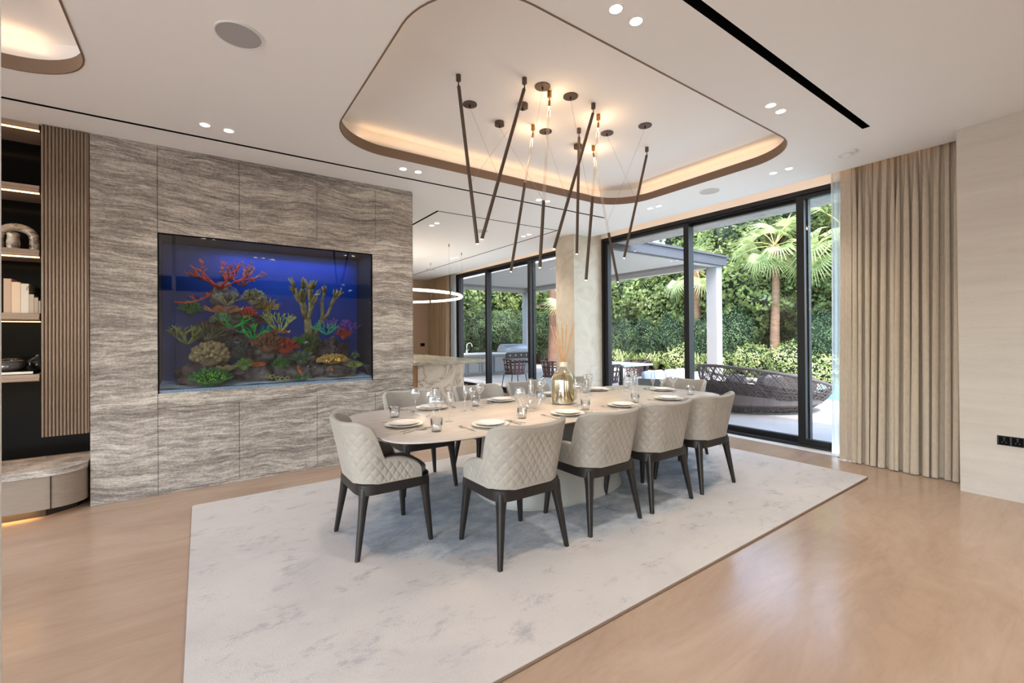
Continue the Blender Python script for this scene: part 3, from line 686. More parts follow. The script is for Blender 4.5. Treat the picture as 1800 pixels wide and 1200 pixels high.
def ceil_disc(name, x, y, r_, label, cat, m=M_GREY, h=.006):
    t = thing(name, label, cat, (x, y, czf(x, y)-.0005))
    smooth(put('ring', MB().lathe([(r_-.004, 0), (r_+.004, 0), (r_+.004, -h), (r_-.004, -h), (r_-.004, 0)], 40), M_WHITE, t))
    put('grille', MB().lathe([(0, -h*.6), (r_-.003, -h*.6)], 40), m, t); return t
ceil_disc('ceiling_speaker', .185, 2.955, .118, 'round grey ceiling speaker above and left of the cove', 'speaker', mat('grey speaker cloth', srgb(168, 168, 170), .8))
ceil_disc('ceiling_speaker', 5.183, 3.047, .115, 'round white ceiling speaker in front of the glass doors', 'speaker')
ceil_disc('ceiling_speaker', 3.833, 6.305, .12, 'round white ceiling speaker in the kitchen ceiling', 'speaker')
ceil_disc('ceiling_speaker', 4.9, 10.6, .12, 'round white ceiling speaker far back by the kitchen curtain', 'speaker')
sm = ceil_disc('smoke_detector', 5.237, 1.627, .075, 'round white smoke detector on the ceiling by the curtain', 'smoke detector', M_WHITE, .022)
smooth(put('dome', MB().lathe([(.045, -.013), (.04, -.035), (.02, -.042), (0, -.043)], 28), M_WHITE, sm))

# ring lamp over the kitchen island
rc = (3.072, 8.90); rr_ = 1.595; rz_ = 2.21
rl = thing('ring_lamp', 'large glowing ring pendant hanging over the kitchen island', 'pendant lamp', (rc[0], rc[1], rz_))
M_RING = mat('warm ring diffuser', (1, .93, .82), .4, emit=(1, .84, .64), estr=1.9)
circ = lambda R_, z: [(R_*cos(2*PI*k/120), R_*sin(2*PI*k/120), z) for k in range(121)]
smooth(put('light_tube', MB().tube(circ(rr_, 0), .028, 12), M_RING, rl))
smooth(put('top_band', MB().tube(circ(rr_, .03), .012, 6), M_BRONZE, rl))
for x, y in ((4.475, 9.658), (3.86, 7.516), (4.481, 8.157), (2.3, 7.51), (1.7, 9.7)):
    a = atan2(y-rc[1], x-rc[0]); p = (rr_*cos(a), rr_*sin(a), 0)
    smooth(put('clamp', MB().tube([(p[0]-.01*sin(a)*2, p[1]+.01*cos(a)*2, 0), (p[0]+.01*sin(a)*2, p[1]-.01*cos(a)*2, 0)], .034, 12), M_BRONZE, rl))
    put('suspension_wire', MB().tube([p, (p[0], p[1], czf(x, y)-rz_-.03)], .0012, 5), M_CABLE, rl)
    put('wire_anchor', MB().tube([(p[0], p[1], czf(x, y)-rz_-.05), (p[0], p[1], czf(x, y)-rz_)], .008, 8), M_BRONZE, rl)
l = bpy.data.lights.new('ring_glow', 'POINT'); l.energy = 55; l.color = (1, .84, .68); l.shadow_soft_size = .8
o = bpy.data.objects.new('ring_glow', l); C.objects.link(o); o.location = (rc[0], rc[1], rz_-.55)
# ================================================================== CURTAINS
def curtain(name, x_top, x_bot, y0, y1, nf, amp, z0, z1, m, seed, label, n=260, flat=None, cat='curtain'):
    rg_ = random.Random(seed); fr = [rg_.uniform(.65, 1.45) for _ in range(nf)]; tot = sum(fr); cum = [0]
    for f in fr: cum.append(cum[-1]+f/tot)
    am = [rg_.uniform(.55, 1.25) for _ in range(nf+1)]
    sk = [rg_.uniform(-.35, .35) for _ in range(nf+1)]
    def fn(u, v):
        z = z1+(z0-z1)*v; k = 0
        while k < nf-1 and u > cum[k+1]: k += 1
        t = (u-cum[k])/(cum[k+1]-cum[k]); a = am[k]*(1-t)+am[k+1]*t
        ph = 2*PI*t; g = sstep(0, .22, v)
        A = amp*a*(.45+.55*g)*(1+.3*v)
        hf = .35*amp*(1-g)*sin(4*PI*t+k)
        x = x_top+(x_bot-x_top)*v**1.4+A*cos(ph+.5*sin(v*3+k*1.7)*v)+hf
        yy = y0+(y1-y0)*u
        yy += .35*A*sin(2*ph)*g + sk[k]*.05*v*sin(PI*t)
        if flat and u > flat: x = x*(1-sstep(flat, flat+.05, u))+(x_top+(x_bot-x_top)*v-.3*amp*cos(3*u))*sstep(flat, flat+.05, u)
        return (x, yy, z)
    mb = MB().grid(fn, n, 26); o = put(name, mb.mesh(name, True), m); tag(o, label, cat); return o
curtain('curtain', 5.88, 5.76, .93, 1.90, 15, .043, .008, 3.30, M_CURTAIN, 5, 'floor-length taupe linen curtain gathered beside the travertine wall', 420, flat=.86)
s_ = curtain('sheer_curtain', 5.965, 5.90, 1.80, 2.02, 5, .018, .008, 3.30, M_SHEER, 8, 'narrow white sheer curtain stacked beside the taupe curtain', 80)
curtain('curtain', 5.86, 5.82, 11.45, 12.68, 12, .07, .008, 3.30, M_KCURT, 11, 'sand coloured curtain at the far end of the kitchen', 260)
curtain('sheer_curtain', 5.95, 5.95, 11.18, 11.50, 6, .02, .008, 3.30, M_SHEER, 12, 'narrow white sheer curtain beside the kitchen doors', 80)
for nm, y0, y1, d in (('dining', .92, 5.6, 'dining'), ('kitchen', 6.16, 12.7, 'kitchen')):
    tr = put('curtain_rail', MB().box(5.85, y0, 3.30, 5.97, y1, 3.325), M_WHITE); tag(tr, 'white curtain rail hidden in the %s ceiling recess' % d, 'curtain rail')

# socket on the right wall
so = thing('wall_socket', 'black double wall socket low on the travertine wall', 'socket', (XR, .598, .492), 0)
put('surround', MB().box(-.004, -.092, -.056, 0, .092, .056), M_WALLR, so); put('plate', MB().box(-.008, -.078, -.040, -.004, .078, .040), M_DARKFRAME, so)
for k in (-1, 1):
    g = put('outlet', MB().box(-.011, k*.037-.032, -.034, -.008, k*.037+.032, .034), M_BLACK, so)
    put('switch', MB().box(-.014, k*.037-.006, .014, -.011, k*.037+.006, .028), M_DARKFRAME, g)
    for dy in (-.011, .011, 0): put('slot', MB().box(-.0125, k*.037+dy-.003, -.016 if dy else 0, -.011, k*.037+dy+.003, -.009 if dy else .009), mat('socket slot', srgb(70, 70, 72), .5), g)

# ================================================================== SHELVING ON THE LEFT
M_OAK = rnd_mat('taupe oak', [(.3, srgb(140, 120, 104)), (.7, srgb(166, 146, 128))], 5, .5, .06, (5, 5, .5), 6)
M_OAKH = rnd_mat('taupe oak shelf', [(.3, srgb(140, 116, 98)), (.7, srgb(166, 142, 122))], 5, .5, .06, (.5, 5, 5), 6)
M_DARKGLASS = mat('smoked mirror back', (.006, .0055, .005), .15, spec=.03)
M_LED = mat('amber LED strip', (1, .7, .3), .5, emit=(1, .60, .22), estr=5)
M_BENCH = rnd_mat('brushed taupe lacquer', [(.3, srgb(132, 118, 106)), (.7, srgb(146, 131, 118))], 8, .45, .03, (1, 1, 14), 4)
bc = thing('bookcase', 'built-in open shelving with lit shelves and fluted oak door', 'bookcase', (0, 0, 0))
BX = -2.45
put('back_panel', MB().box(BX, 5.44, .385, -.755, 5.46, 3.12), M_DARKGLASS, bc)
put('side_panel', MB().box(-1.045, 5.06, 1.06, -1.028, 5.44, 3.12), M_DARKGLASS, bc)
put('side_panel', MB().box(BX-.02, 5.03, .385, BX, 5.46, 3.12), M_OAK, bc)
for z in (1.115, 1.60, 2.105, 2.615, 3.115):
    s_ = put('shelf', MB().box(BX, 5.035, z-.055, -1.046, 5.438, z).box(BX, 5.025, z-.05, -1.046, 5.035, z-.030), M_OAKH, bc); smooth(s_, .002)
    if z not in (1.115, 1.60): put('led_strip', MB().box(BX, 5.046, z-.064, -1.05, 5.058, z-.056), M_LED, s_)
    else: put('led_strip', MB().box(BX, 5.40, z-.062, -1.05, 5.412, z-.056), M_LED, s_)
fd = put('fluted_door', MB().box(-1.030, 5.022, .615, -.757, 5.045, 3.105), M_OAK, bc)
for k in range(13):
    x = -1.0235+k*.0209
    put('slat', MB().loops([[(x+r_*cos(a), 5.0215-r2*sin(a), z) for r_, r2, a in [(.0088, .016, PI*j/6) for j in range(7)]] for z in (.615, 3.105)], True, True).mesh('slat', True) if k == 0 else bpy.data.meshes['slat'], M_OAK, fd, loc=(0, 0, 0) if k == 0 else (k*.0209, 0, 0))
bn = thing('low_cabinet', 'low curved cabinet with stone top under the open shelves', 'cabinet', (0, 0, 0))
def bpoly(d, e=0):
    pts = [(BX, 5.438), (BX, 4.865-d)]+[(-1.0+(.238+d*.4)*sin(radians(a)), 5.06+e-(.195+d)*cos(radians(a))+.0) for a in range(0, 91, 9)]+[(-.762+d*.4, 5.438)]
    return pts
smooth(put('stone_top', MB().prism(bpoly(0), .33, .38), M_STONE, bn), .003)
smooth(put('body', MB().prism(bpoly(-.012), .075, .329), M_BENCH, bn))
put('plinth', MB().prism([(BX, 5.438), (BX, 4.97), (-1.0, 4.97), (-.84, 5.10), (-.80, 5.438)], .0, .075), mat('dark plinth', srgb(40, 32, 26), .7), bn)
put('door_joint', MB().box(-.957, 4.8745, .075, -.953, 4.8785, .329), M_BLACK, bn)
put('led_strip', MB().prism([(BX, 4.962), (BX, 4.95), (-1.0, 4.95), (-.825, 5.085), (-.835, 5.10), (-1.005, 4.962)], .071, .075), mat('dim amber strip', (1, .7, .3), .5, emit=(1, .55, .18), estr=1.0), bn)
area('shelf_toe_light', (-1.7, 4.93, .06), 1.3, 2.0, (1, .55, .18), (radians(20), 0, 0), .03)
area('shelf_bench_light', (-1.3, 5.25, 1.04), 1.0, 1.6, (1, .62, .28), (0, 0, 0), .05)

# things on the shelves
M_CREAM = [mat('cream book %d' % k, srgb(*c), .75) for k, c in enumerate(((196, 168, 146), (226, 200, 172), (222, 212, 196), (196, 180, 160), (186, 168, 150), (178, 162, 146)))]
bx = -1.255
bk = [(.040, .27, 0), (.048, .245, 1), (.044, .235, 2), (.026, .152, 3), (.022, .128, 4), (.024, .103, 5)]
bl = ['tallest pinkish book at the left of the row', 'thick peach coloured book beside the tallest', 'white book with dark lettering on its spine', 'short cream book beside the white one', 'second smallest greige book in the row', 'smallest greige book at the right end of the row']
for (t_, h, k), lb in zip(bk, bl):
    dy = .17 if k < 3 else .12
    b = thing('book', lb, 'book', (bx, 5.10, 1.6005), 0, 'cream books on the lit shelf')
    put('cover', MB().box(0, 0, 0, .003, dy, h).box(t_-.003, 0, 0, t_, dy, h).box(.003, 0, 0, t_-.003, .003, h), M_CREAM[k], b)
    put('pages', MB().box(.003, .003, .002, t_-.003, dy-.004, h-.004), mat('book paper', srgb(235, 228, 214), .9), b)
    if k == 2:
        tx = bpy.data.curves.new('lettering', 'FONT'); tx.body = 'NZ'; tx.size = .026; tx.align_x = 'CENTER'
        tmp = bpy.data.objects.new('tmp', tx); me = bpy.data.meshes.new_from_object(tmp); bpy.data.objects.remove(tmp)
        put('lettering', me, M_BLACK, b, (t_/2+.009, -.0006, h-.035), (radians(90), radians(90), 0))
    bx += t_+.002
M_MARBLE = rnd_mat('veined brown marble', [(.35, srgb(64, 50, 44)), (.44, srgb(150, 132, 116)), (.6, srgb(206, 192, 176))], 7, .18, 0, (1, 1, 2), 8, .65, 2)
kn = thing('knot_sculpture', 'veined marble arch sculpture on the third lit shelf', 'sculpture', (-1.20, 5.17, 2.1055))
arc = [(-.10, 0, 0.0), (-.10, 0, .09)]+[(-.10*cos(radians(a)), .0, .10+.085*sin(radians(a))) for a in range(15, 180, 15)]+[(.10, 0, .09), (.10, 0, .001)]
smooth(put('arch', MB().tube(arc, .032, 18), M_MARBLE, kn))
smooth(put('short_column', MB().lathe([(0, 0), (.036, 0), (.040, .05), (.034, .10), (.038, .125), (.028, .135), (0, .137)], 24, (-.012, -.03, 0)), M_MARBLE, kn))
M_DGLASS = mat('dark smoked glass', (.05, .045, .042), .05, spec=.8)
ma = thing('coffee_table_book', 'flat black and white book under the dark glass ornament', 'book', (-1.21, 5.16, 1.1155), .04)
put('cover', MB().box(-.16, -.09, 0, .12, .10, .004).box(-.16, -.09, .022, .12, .10, .026).box(.116, -.09, .004, .12, .10, .022), M_BLACK, ma); put('pages', MB().box(-.158, -.088, .004, .116, .098, .022), mat('book paper', srgb(235, 228, 214), .9), ma)
orn = put('glass_ornament', MB().tube([(.055*cos(2*PI*k/28), .045*sin(2*PI*k/28), .05+.012*sin(2*PI*k/28)) for k in range(29)], .042, 16, False).mesh('glass_ornament', True), M_DGLASS, None, (-1.235, 5.16, 1.1425)); tag(orn, 'dark smoked glass ring ornament on the flat book', 'ornament')
jr = put('dark_vase', MB().lathe([(0, 0), (.04, 0), (.07, .04), (.075, .08), (.05, .12), (.02, .13), (.018, .145), (.022, .15)], 28).mesh('dark_vase', True), M_DGLASS, None, (-1.115, 5.34, 1.1155)); tag(jr, 'round black vase at the back of the lower shelf', 'vase')

# ================================================================== KITCHEN ISLAND
M_CALA = rnd_mat('veined cream marble', [(.40, srgb(226, 214, 198)), (.50, srgb(214, 200, 182)), (.53, srgb(170, 152, 132)), (.56, srgb(218, 206, 190)), (.7, srgb(230, 220, 206))], 1.5, .25, 0, (1, 1, 1.3), 4, .5, 2.5)
M_ISTONE = rnd_mat('grey green island stone', [(.3, srgb(120, 120, 108)), (.5, srgb(168, 164, 148)), (.7, srgb(196, 190, 174))], 8, .2, 0, (1, .3, 3), 8, .7, 1)
isl = thing('kitchen_island', 'marble kitchen island with overhanging grey stone top', 'kitchen island', (0, 0, 0))
smooth(put('worktop', MB().box(1.9, 6.90, .90, 4.28, 10.3, .955), M_ISTONE, isl), .004)
put('marble_end_panel', MB().box(2.985, 6.98, 0, 3.87, 7.02, .8995), M_CALA, isl)
put('side_panel', MB().box(3.83, 7.02, 0, 3.87, 10.2, .8995), M_CALA, isl)
put('wood_end_panel', MB().box(2.0, 6.99, 0, 2.984, 7.02, .8995), mat('honey wood', srgb(168, 122, 76), .5), isl)
put('carcass', MB().box(2.0, 7.021, 0, 3.829, 10.2, .899), M_OAK, isl)
put('corner_cap', MB().box(4.10, 6.893, .895, 4.287, 7.15, .9), mat('dark maroon stone', srgb(70, 50, 48), .3), isl)
ks = thing('wall_socket', 'small black socket plate on the taupe kitchen wall', 'socket', (5.62, 12.75, 1.12))
put('plate', MB().box(-.07, -.01, -.05, .07, 0, .05), M_DARKFRAME, ks); put('outlet', MB().box(-.05, -.013, -.03, .05, -.01, .03), M_BLACK, ks)
# ================================================================== REEF IN THE AQUARIUM
def cmat(name, c, c2=None, scale=25):
    c = tuple(int(v*.80) for v in c); c2 = tuple(int(v*.86) for v in c2) if c2 else None
    return rnd_mat(name, [(.35, srgb(*c)), (.65, srgb(*(c2 or tuple(min(255, int(v*1.5)) for v in c))))], scale, .7, .4, (1, 1, 1), 4)
M_ROCK = cmat('reef rock', (96, 74, 66), (150, 116, 100), 14); M_ROCK2 = cmat('pale reef rock', (118, 104, 92), (176, 156, 138), 18)
RQ = random.Random(77)
def apx(px, py, depth):
    """pixel on the tank front -> x, z at a depth behind the glass, measured once from the photograph"""
    return px, py
def rock(x, y, z, sx, sy, sz, m, seed, label):
    bm = bmesh.new(); bmesh.ops.create_icosphere(bm, subdivisions=4, radius=1)
    for v in bm.verts:
        n = mnoise.noise(v.co*1.6+Vector((seed*3.1, 0, 0)))*.38+mnoise.noise(v.co*4.3+Vector((0, seed*2.7, 0)))*.15+mnoise.noise(v.co*11+Vector((0, 0, seed)))*.07
        v.co *= 1+n; v.co.x *= sx; v.co.y *= sy; v.co.z *= sz
    me = bpy.data.meshes.new('reef_rock'); bm.to_mesh(me); bm.free(); me.shade_smooth()
    o = put('reef_rock', me, m, None, (x, y, z)); tag(o, label, 'rock', 'rocks of the reef'); return o
def branchy(seed, h, spread, n0, depth, r0, up=.6, stub=True):
    r_ = random.Random(seed); mb = MB()
    def grow(p, d, ln, rad, lv):
        q = p+d*ln*.5+Vector((r_.uniform(-1, 1), r_.uniform(-1, 1), r_.uniform(-1, 1)))*ln*.08; e = p+d*ln
        mb.tube([p, q, e], [rad, rad*.9, rad*(.8 if lv > 0 else .45)], 6)
        if lv > 0:
            for k in range(r_.choice((2, 3))):
                nd = (d+Vector((r_.uniform(-1, 1), r_.uniform(-.8, .8), r_.uniform(-.4, .9)))*spread).normalized(); grow(e, nd, ln*r_.uniform(.62, .85), rad*.78, lv-1)
    for k in range(n0):
        a = 2*PI*k/n0+r_.uniform(-.3, .3); d = Vector((cos(a)*(1-up), sin(a)*(1-up)*.7, up)).normalized(); grow(Vector((cos(a), sin(a)*.6, 0))*h*.05, d, h*.42, r0, depth)
    return mb.mesh('branches', True)
def tuft(seed, rx, rz, n, ln, rad, up=0.0, fat=1.0):
    r_ = random.Random(seed); mb = MB(); ln *= 1.55; n = int(n*.8); rx *= .86; rz *= .86
    for k in range(n):
        a = r_.uniform(0, 2*PI); e = r_.uniform(up, 1); s = sqrt(max(0, 1-e*e)); d = Vector((cos(a)*s, sin(a)*s, e))
        p = Vector((d.x*rx, d.y*rx*.8, d.z*rz)); q = p+(d+Vector((r_.uniform(-.3, .3), r_.uniform(-.3, .3), r_.uniform(-.1, .5)))).normalized()*ln*r_.uniform(.7, 1.3)
        mb.tube([p*.7, p.lerp(q, .6), q], [rad, rad*fat, rad*.6*fat], 5)
    bm = bmesh.new(); bmesh.ops.create_icosphere(bm, subdivisions=2, radius=1)
    mb.add([(v.co.x*rx*.85, v.co.y*rx*.7, v.co.z*rz*.85) for v in bm.verts], [tuple(v.index for v in f.verts) for f in bm.faces]); bm.free()
    return mb.mesh('tuft', True)
def plate(seed, r_, h, waves=7):
    return MB().grid(lambda u, v: ((.12+.88*v)*r_*cos(2*PI*u), (.12+.88*v)*r_*.8*sin(2*PI*u), h*v**1.5+.12*r_*v*sin(waves*2*PI*u+seed)), 56, 8).mesh('plate', True)
def ruffle(seed, r_, h, layers=5):
    mb = MB()
    for k in range(layers):
        rr = r_*(1-.16*k); zz = h*.22*k
        mb.grid(lambda u, v: (((.3+.7*v)*rr*(1+.12*sin(9*2*PI*u+k*2+seed)))*cos(2*PI*u), ((.3+.7*v)*rr*.8*(1+.12*sin(9*2*PI*u+k*2+seed)))*sin(2*PI*u), zz+.10*rr*v*sin(11*2*PI*u+k+seed)+.25*rr*v*v), 66, 5)
    return mb.mesh('ruffle', True)
def coral(me, m, x, y, z, label, rz=0, name='coral', tilt=0, sc_=1):
    o = put(name, me, m, None, (x, y, z), (0, tilt, rz)); o.scale = (sc_,)*3; tag(o, label, 'coral', 'corals of the reef'); return o
# rocks: x, y, z, radii
S0 = AZ0+.05
RK = [(-.02, .34, 1.00, .20, .17, .16, 0, 'broad brown rock on the sand at the lower left'), (.10, .30, 1.18, .13, .13, .13, 0, 'brown boulder in the left stack under the yellow cushion coral'), (.16, .40, 1.38, .15, .13, .15, 0, 'dark upright rock behind the left coral stack'),
      (.24, .36, 1.58, .15, .12, .13, 1, 'pinkish rock ledge high on the left stack'), (.02, .40, 1.45, .10, .10, .10, 0, 'small dark rock on the left shoulder of the reef'), (.20, .44, 1.82, .12, .10, .15, 1, 'pale rock spire at the top of the reef'),
      (.45, .34, 1.02, .20, .16, .13, 1, 'pale lumpy rock left of the middle on the sand'), (.40, .38, 1.30, .15, .13, .17, 0, 'dark rock in the middle of the left stack'), (.55, .36, 1.27, .16, .13, .12, 1, 'orange brown rock under the brown bushy coral'), (.42, .36, 1.56, .09, .10, .12, 0, 'small round rock under the dark tufted coral'),
      (.76, .34, 1.00, .18, .15, .12, 1, 'pale square-ish rock in the middle of the sand'), (.74, .40, 1.22, .12, .12, .12, 1, 'pinkish rock below the yellow green spiky coral'), (.98, .40, 1.10, .14, .13, .14, 0, 'dark rock below the big branching coral'),
      (1.02, .30, .99, .15, .13, .10, 1, 'low pale rock right of the middle'), (1.22, .40, 1.20, .13, .12, .17, 0, 'dark veined rock behind the green coral'), (1.25, .30, 1.00, .17, .14, .11, 1, 'pale rock slab on the right of the sand'), (1.44, .36, 1.02, .10, .12, .12, 1, 'smallest rock at the right end of the reef'), (1.36, .44, 1.20, .10, .10, .12, 0, 'dark rock behind the yellow coral at right')]
for i, (x, y, z, a, b, c, k, lb) in enumerate(RK): rock(x, WY+y, z, a, b, c, (M_ROCK, M_ROCK2)[k], i+1, lb)
co = lambda n, c, c2=None: cmat(n, c, c2)
coral(branchy(3, .30, .75, 5, 3, .012, .35), co('red orange coral', (214, 84, 54), (236, 130, 96)), .16, WY+.34, 1.90, 'red orange branching coral at the top of the reef')
coral(branchy(5, .24, .7, 4, 3, .010, .5), co('salmon coral', (206, 104, 82), (230, 148, 120)), .36, WY+.36, 1.93, 'salmon branching coral right of the reef summit')
coral(branchy(9, .26, .6, 4, 2, .013, .1), co('red orange coral', (214, 84, 54)), -.02, WY+.30, 1.76, 'orange coral arm reaching left near the top', .6, tilt=-.35, sc_=.75)
coral(tuft(4, .07, .06, 160, .03, .005), co('grass green coral', (74, 128, 44), (128, 178, 70)), -.08, WY+.30, 1.66, 'small green tufted coral on the upper left')
coral(branchy(6, .16, .8, 7, 2, .009, .45), co('pale olive coral', (150, 158, 100), (196, 200, 150)), .22, WY+.24, 1.72, 'pale olive branching coral on the upper ledge')
coral(plate(2, .17, .05), co('peach plate coral', (214, 138, 88), (238, 176, 120)), .19, WY+.22, 1.64, 'peach coloured plate coral jutting from the upper ledge')
coral(tuft(8, .085, .08, 260, .032, .005, 0, 1.5), co('cream tipped coral', (120, 116, 84), (222, 212, 150)), .46, WY+.30, 1.78, 'round cream tipped coral on the right of the upper stack')
coral(tuft(9, .06, .06, 90, .05, .006), co('golden coral', (190, 150, 50), (232, 196, 90)), .58, WY+.32, 1.69, 'golden spiky coral beside the cream tipped one')
coral(tuft(10, .06, .06, 150, .025, .006), co('brick red coral', (196, 66, 36), (226, 106, 66)), .40, WY+.24, 1.62, 'brick red tufted coral under the upper ledge')
coral(plate(5, .10, .03), co('dark red plate coral', (134, 48, 36), (172, 74, 56)), .12, WY+.22, 1.52, 'dark red plate coral under the peach one')
coral(branchy(12, .20, .8, 6, 2, .008, .3), co('neon green coral', (24, 190, 70), (70, 226, 110)), .27, WY+.20, 1.50, 'neon green branching coral left of the middle')
coral(branchy(13, .20, .8, 6, 2, .008, .4), co('neon green coral', (24, 190, 70)), .44, WY+.18, 1.38, 'neon green branching coral lower in the middle stack', .8)
coral(tuft(14, .09, .08, 160, .035, .004), co('maroon coral', (92, 52, 62), (150, 96, 96)), .45, WY+.26, 1.53, 'dark maroon tufted coral in the middle stack')
coral(branchy(16, .22, .75, 7, 2, .010, .45), co('lime coral', (150, 160, 36), (206, 210, 84)), -.10, WY+.22, 1.34, 'lime yellow finger coral at the left edge')
coral(tuft(17, .09, .07, 120, .05, .005), co('olive coral', (96, 100, 52), (150, 150, 90)), .08, WY+.24, 1.40, 'olive spiky coral behind the lime one')
coral(tuft(18, .13, .12, 210, .035, .015, -.2, 1.6), co('mustard cushion coral', (176, 142, 80), (216, 186, 120)), .08, WY+.18, 1.20, 'mustard ruffled cushion coral on the lower left')
coral(tuft(19, .11, .10, 260, .035, .003), co('dark grey anemone', (60, 62, 56), (120, 122, 104)), .31, WY+.22, 1.25, 'dark grey fringed coral beside the cushion coral')
coral(plate(7, .09, .045, 5), co('yellow cup coral', (206, 166, 60), (236, 206, 110)), .21, WY+.12, 1.07, 'yellow cup coral low on the left')
coral(tuft(20, .16, .085, 620, .030, .0055, 0, 1.3), co('grass green coral', (74, 128, 44)), .08, WY+.12, .985, 'broad grass green tufted coral on the lower left sand')
coral(tuft(21, .05, .05, 110, .03, .004), co('light green coral', (130, 180, 60), (180, 214, 100)), .36, WY+.14, 1.10, 'small light green coral beside the orange one')
coral(ruffle(3, .08, .06, 3), co('orange coral', (226, 150, 50), (240, 180, 90)), .47, WY+.15, 1.10, 'orange ruffled coral in the lower middle')
coral(tuft(23, .13, .10, 380, .035, .006, 0, 1.3), co('rust brown coral', (150, 92, 50), (190, 130, 76)), .58, WY+.20, 1.30, 'rust brown bushy coral in the centre')
coral(tuft(24, .11, .08, 260, .035, .006, 0, 1.2), co('brick red coral', (196, 66, 36)), .74, WY+.22, 1.27, 'brick red bushy coral right of centre')
coral(branchy(25, .24, .75, 9, 2, .008, .5), co('yellow green coral', (170, 180, 80), (214, 220, 130)), .68, WY+.24, 1.45, 'yellow green spiky coral standing on the small plate')
coral(plate(9, .13, .02), co('peach plate coral', (214, 138, 88)), .66, WY+.22, 1.435, 'flat peach plate coral under the yellow green spikes')
coral(tuft(26, .05, .045, 110, .028, .004), co('grass green coral', (74, 128, 44)), .86, WY+.20, 1.32, 'small green tuft right of the red bushy coral')
coral(tuft(27, .055, .05, 130, .024, .004), co('grass green coral', (74, 128, 44)), .68, WY+.12, 1.10, 'small green tuft low in the middle')
coral(tuft(28, .08, .07, 160, .04, .004), co('sage coral', (110, 130, 90), (160, 176, 130)), .90, WY+.20, 1.14, 'sage green fuzzy coral below the big branching one')
coral(branchy(31, .62, .55, 3, 3, .030, .75), co('golden olive staghorn', (152, 132, 62), (206, 186, 116)), 1.02, WY+.34, 1.34, 'large golden olive branching coral on the right')
coral(tuft(32, .10, .14, 300, .03, .008, 0), co('moss green coral', (92, 110, 40), (140, 152, 66)), 1.00, WY+.32, 1.28, 'moss green trunk of coral below the large branches')
coral(branchy(33, .18, .85, 8, 2, .007, .4), co('mint coral', (40, 200, 130), (100, 236, 170)), 1.14, WY+.16, 1.42, 'mint green starry coral right of the large branches')
coral(branchy(34, .20, .75, 7, 2, .007, .5), co('violet coral', (150, 84, 170), (200, 130, 210)), 1.28, WY+.28, 1.44, 'violet branching coral at the right')
coral(branchy(35, .18, .7, 6, 2, .007, .5), co('violet coral', (150, 84, 170)), 1.42, WY+.30, 1.42, 'second violet branching coral nearest the right edge')
coral(tuft(36, .05, .06, 90, .03, .005), co('brick red coral', (196, 66, 36)), 1.36, WY+.28, 1.40, 'small red tuft between the violet corals')
coral(branchy(37, .22, .9, 6, 3, .004, .5), mat('black sea fan', (.02, .02, .025), .8), 1.20, WY+.16, 1.18, 'black net-like sea fan on the right rock')
coral(tuft(55, .14, .04, 260, .03, .010, 0, 1.5), co('amber ruffled coral', (226, 168, 56), (246, 204, 100)), 1.20, WY+.14, 1.12, 'amber ruffled coral in the lower right')
coral(ruffle(6, .09, .08, 4), co('yellow green coral', (170, 180, 80)), 1.44, WY+.14, 1.05, 'yellow green leafy coral at the lower right')
coral(tuft(38, .035, .035, 80, .02, .003), co('sage coral', (110, 130, 90)), 1.46, WY+.20, 1.16, 'tiny sage coral ball above the leafy one')
coral(plate(3, .055, .02, 9), co('orange coral', (226, 120, 40)), .84, WY+.09, 1.04, 'round orange mushroom coral on the middle rock', tilt=1.2)
coral(plate(4, .035, .015, 9), co('orange coral', (226, 120, 40)), 1.17, WY+.10, 1.04, 'small orange mushroom coral on the right rock', tilt=1.2)
coral(ruffle(8, .08, .05, 3), co('leaf green coral', (70, 150, 50), (110, 190, 80)), .87, WY+.09, .945, 'leaf green coral low in the middle on the sand')
coral(ruffle(9, .05, .04, 2), co('pink coral', (190, 120, 110), (220, 160, 150)), .31, WY+.12, 1.03, 'pinkish folded coral on the pale rock')
rings = MB()
for k, (dx, dz) in enumerate([(0, .05), (.05, .03), (.09, .02), (.14, .025), (-.04, .06)]): rings.tube([(dx+.019*cos(2*PI*j/16), 0, dz+.019*sin(2*PI*j/16)) for j in range(17)], .006, 6, False)
coral(rings.mesh('rings', True), co('yellow coral rings', (190, 180, 70), (220, 210, 110)), .60, WY+.09, .94, 'row of yellow ring shaped polyps near the sand')
# fish
M_FISH = mat('silver fish', srgb(196, 206, 214), .3); M_FISHB = mat('grey fish', srgb(70, 110, 150), .4)
def fish_mesh():
    mb = MB(); rings = []
    for x, w, h in ((-.022, .001, .002), (-.014, .003, .006), (0, .005, .0105), (.014, .0045, .008), (.022, .001, .002)): rings.append([(x, w*cos(a), h*sin(a)) for a in [2*PI*k/8 for k in range(8)]])
    mb.loops(rings); mb.add([(-.020, 0, 0), (-.034, .0, .010), (-.030, 0, 0), (-.034, 0, -.010), (0, 0, .009), (-.012, 0, .016), (-.012, 0, .006)], [(0, 1, 2), (0, 2, 3), (4, 5, 6)]); return mb.mesh('fish', True)
FM = fish_mesh()
for i, (x, z, r, lb) in enumerate([(.93, 1.335, 2.8, 'small silver fish below the large branching coral'), (.30, 1.345, .3, 'small silver fish under the neon green coral'), (1.33, 1.98, .5, 'silver fish near the upper right of the tank'), (1.40, 1.92, 2.2, 'second silver fish at the upper right'), (.62, 2.2, 0, 'tiny fish just below the water surface'), (1.05, 1.86, 3.0, 'small fish above the large branching coral')]):
    o = put('fish', FM, M_FISH if i != 1 else M_FISHB, None, (x, WY+.17, z), (0, .1, r)); tag(o, lb, 'fish', 'fish in the aquarium')
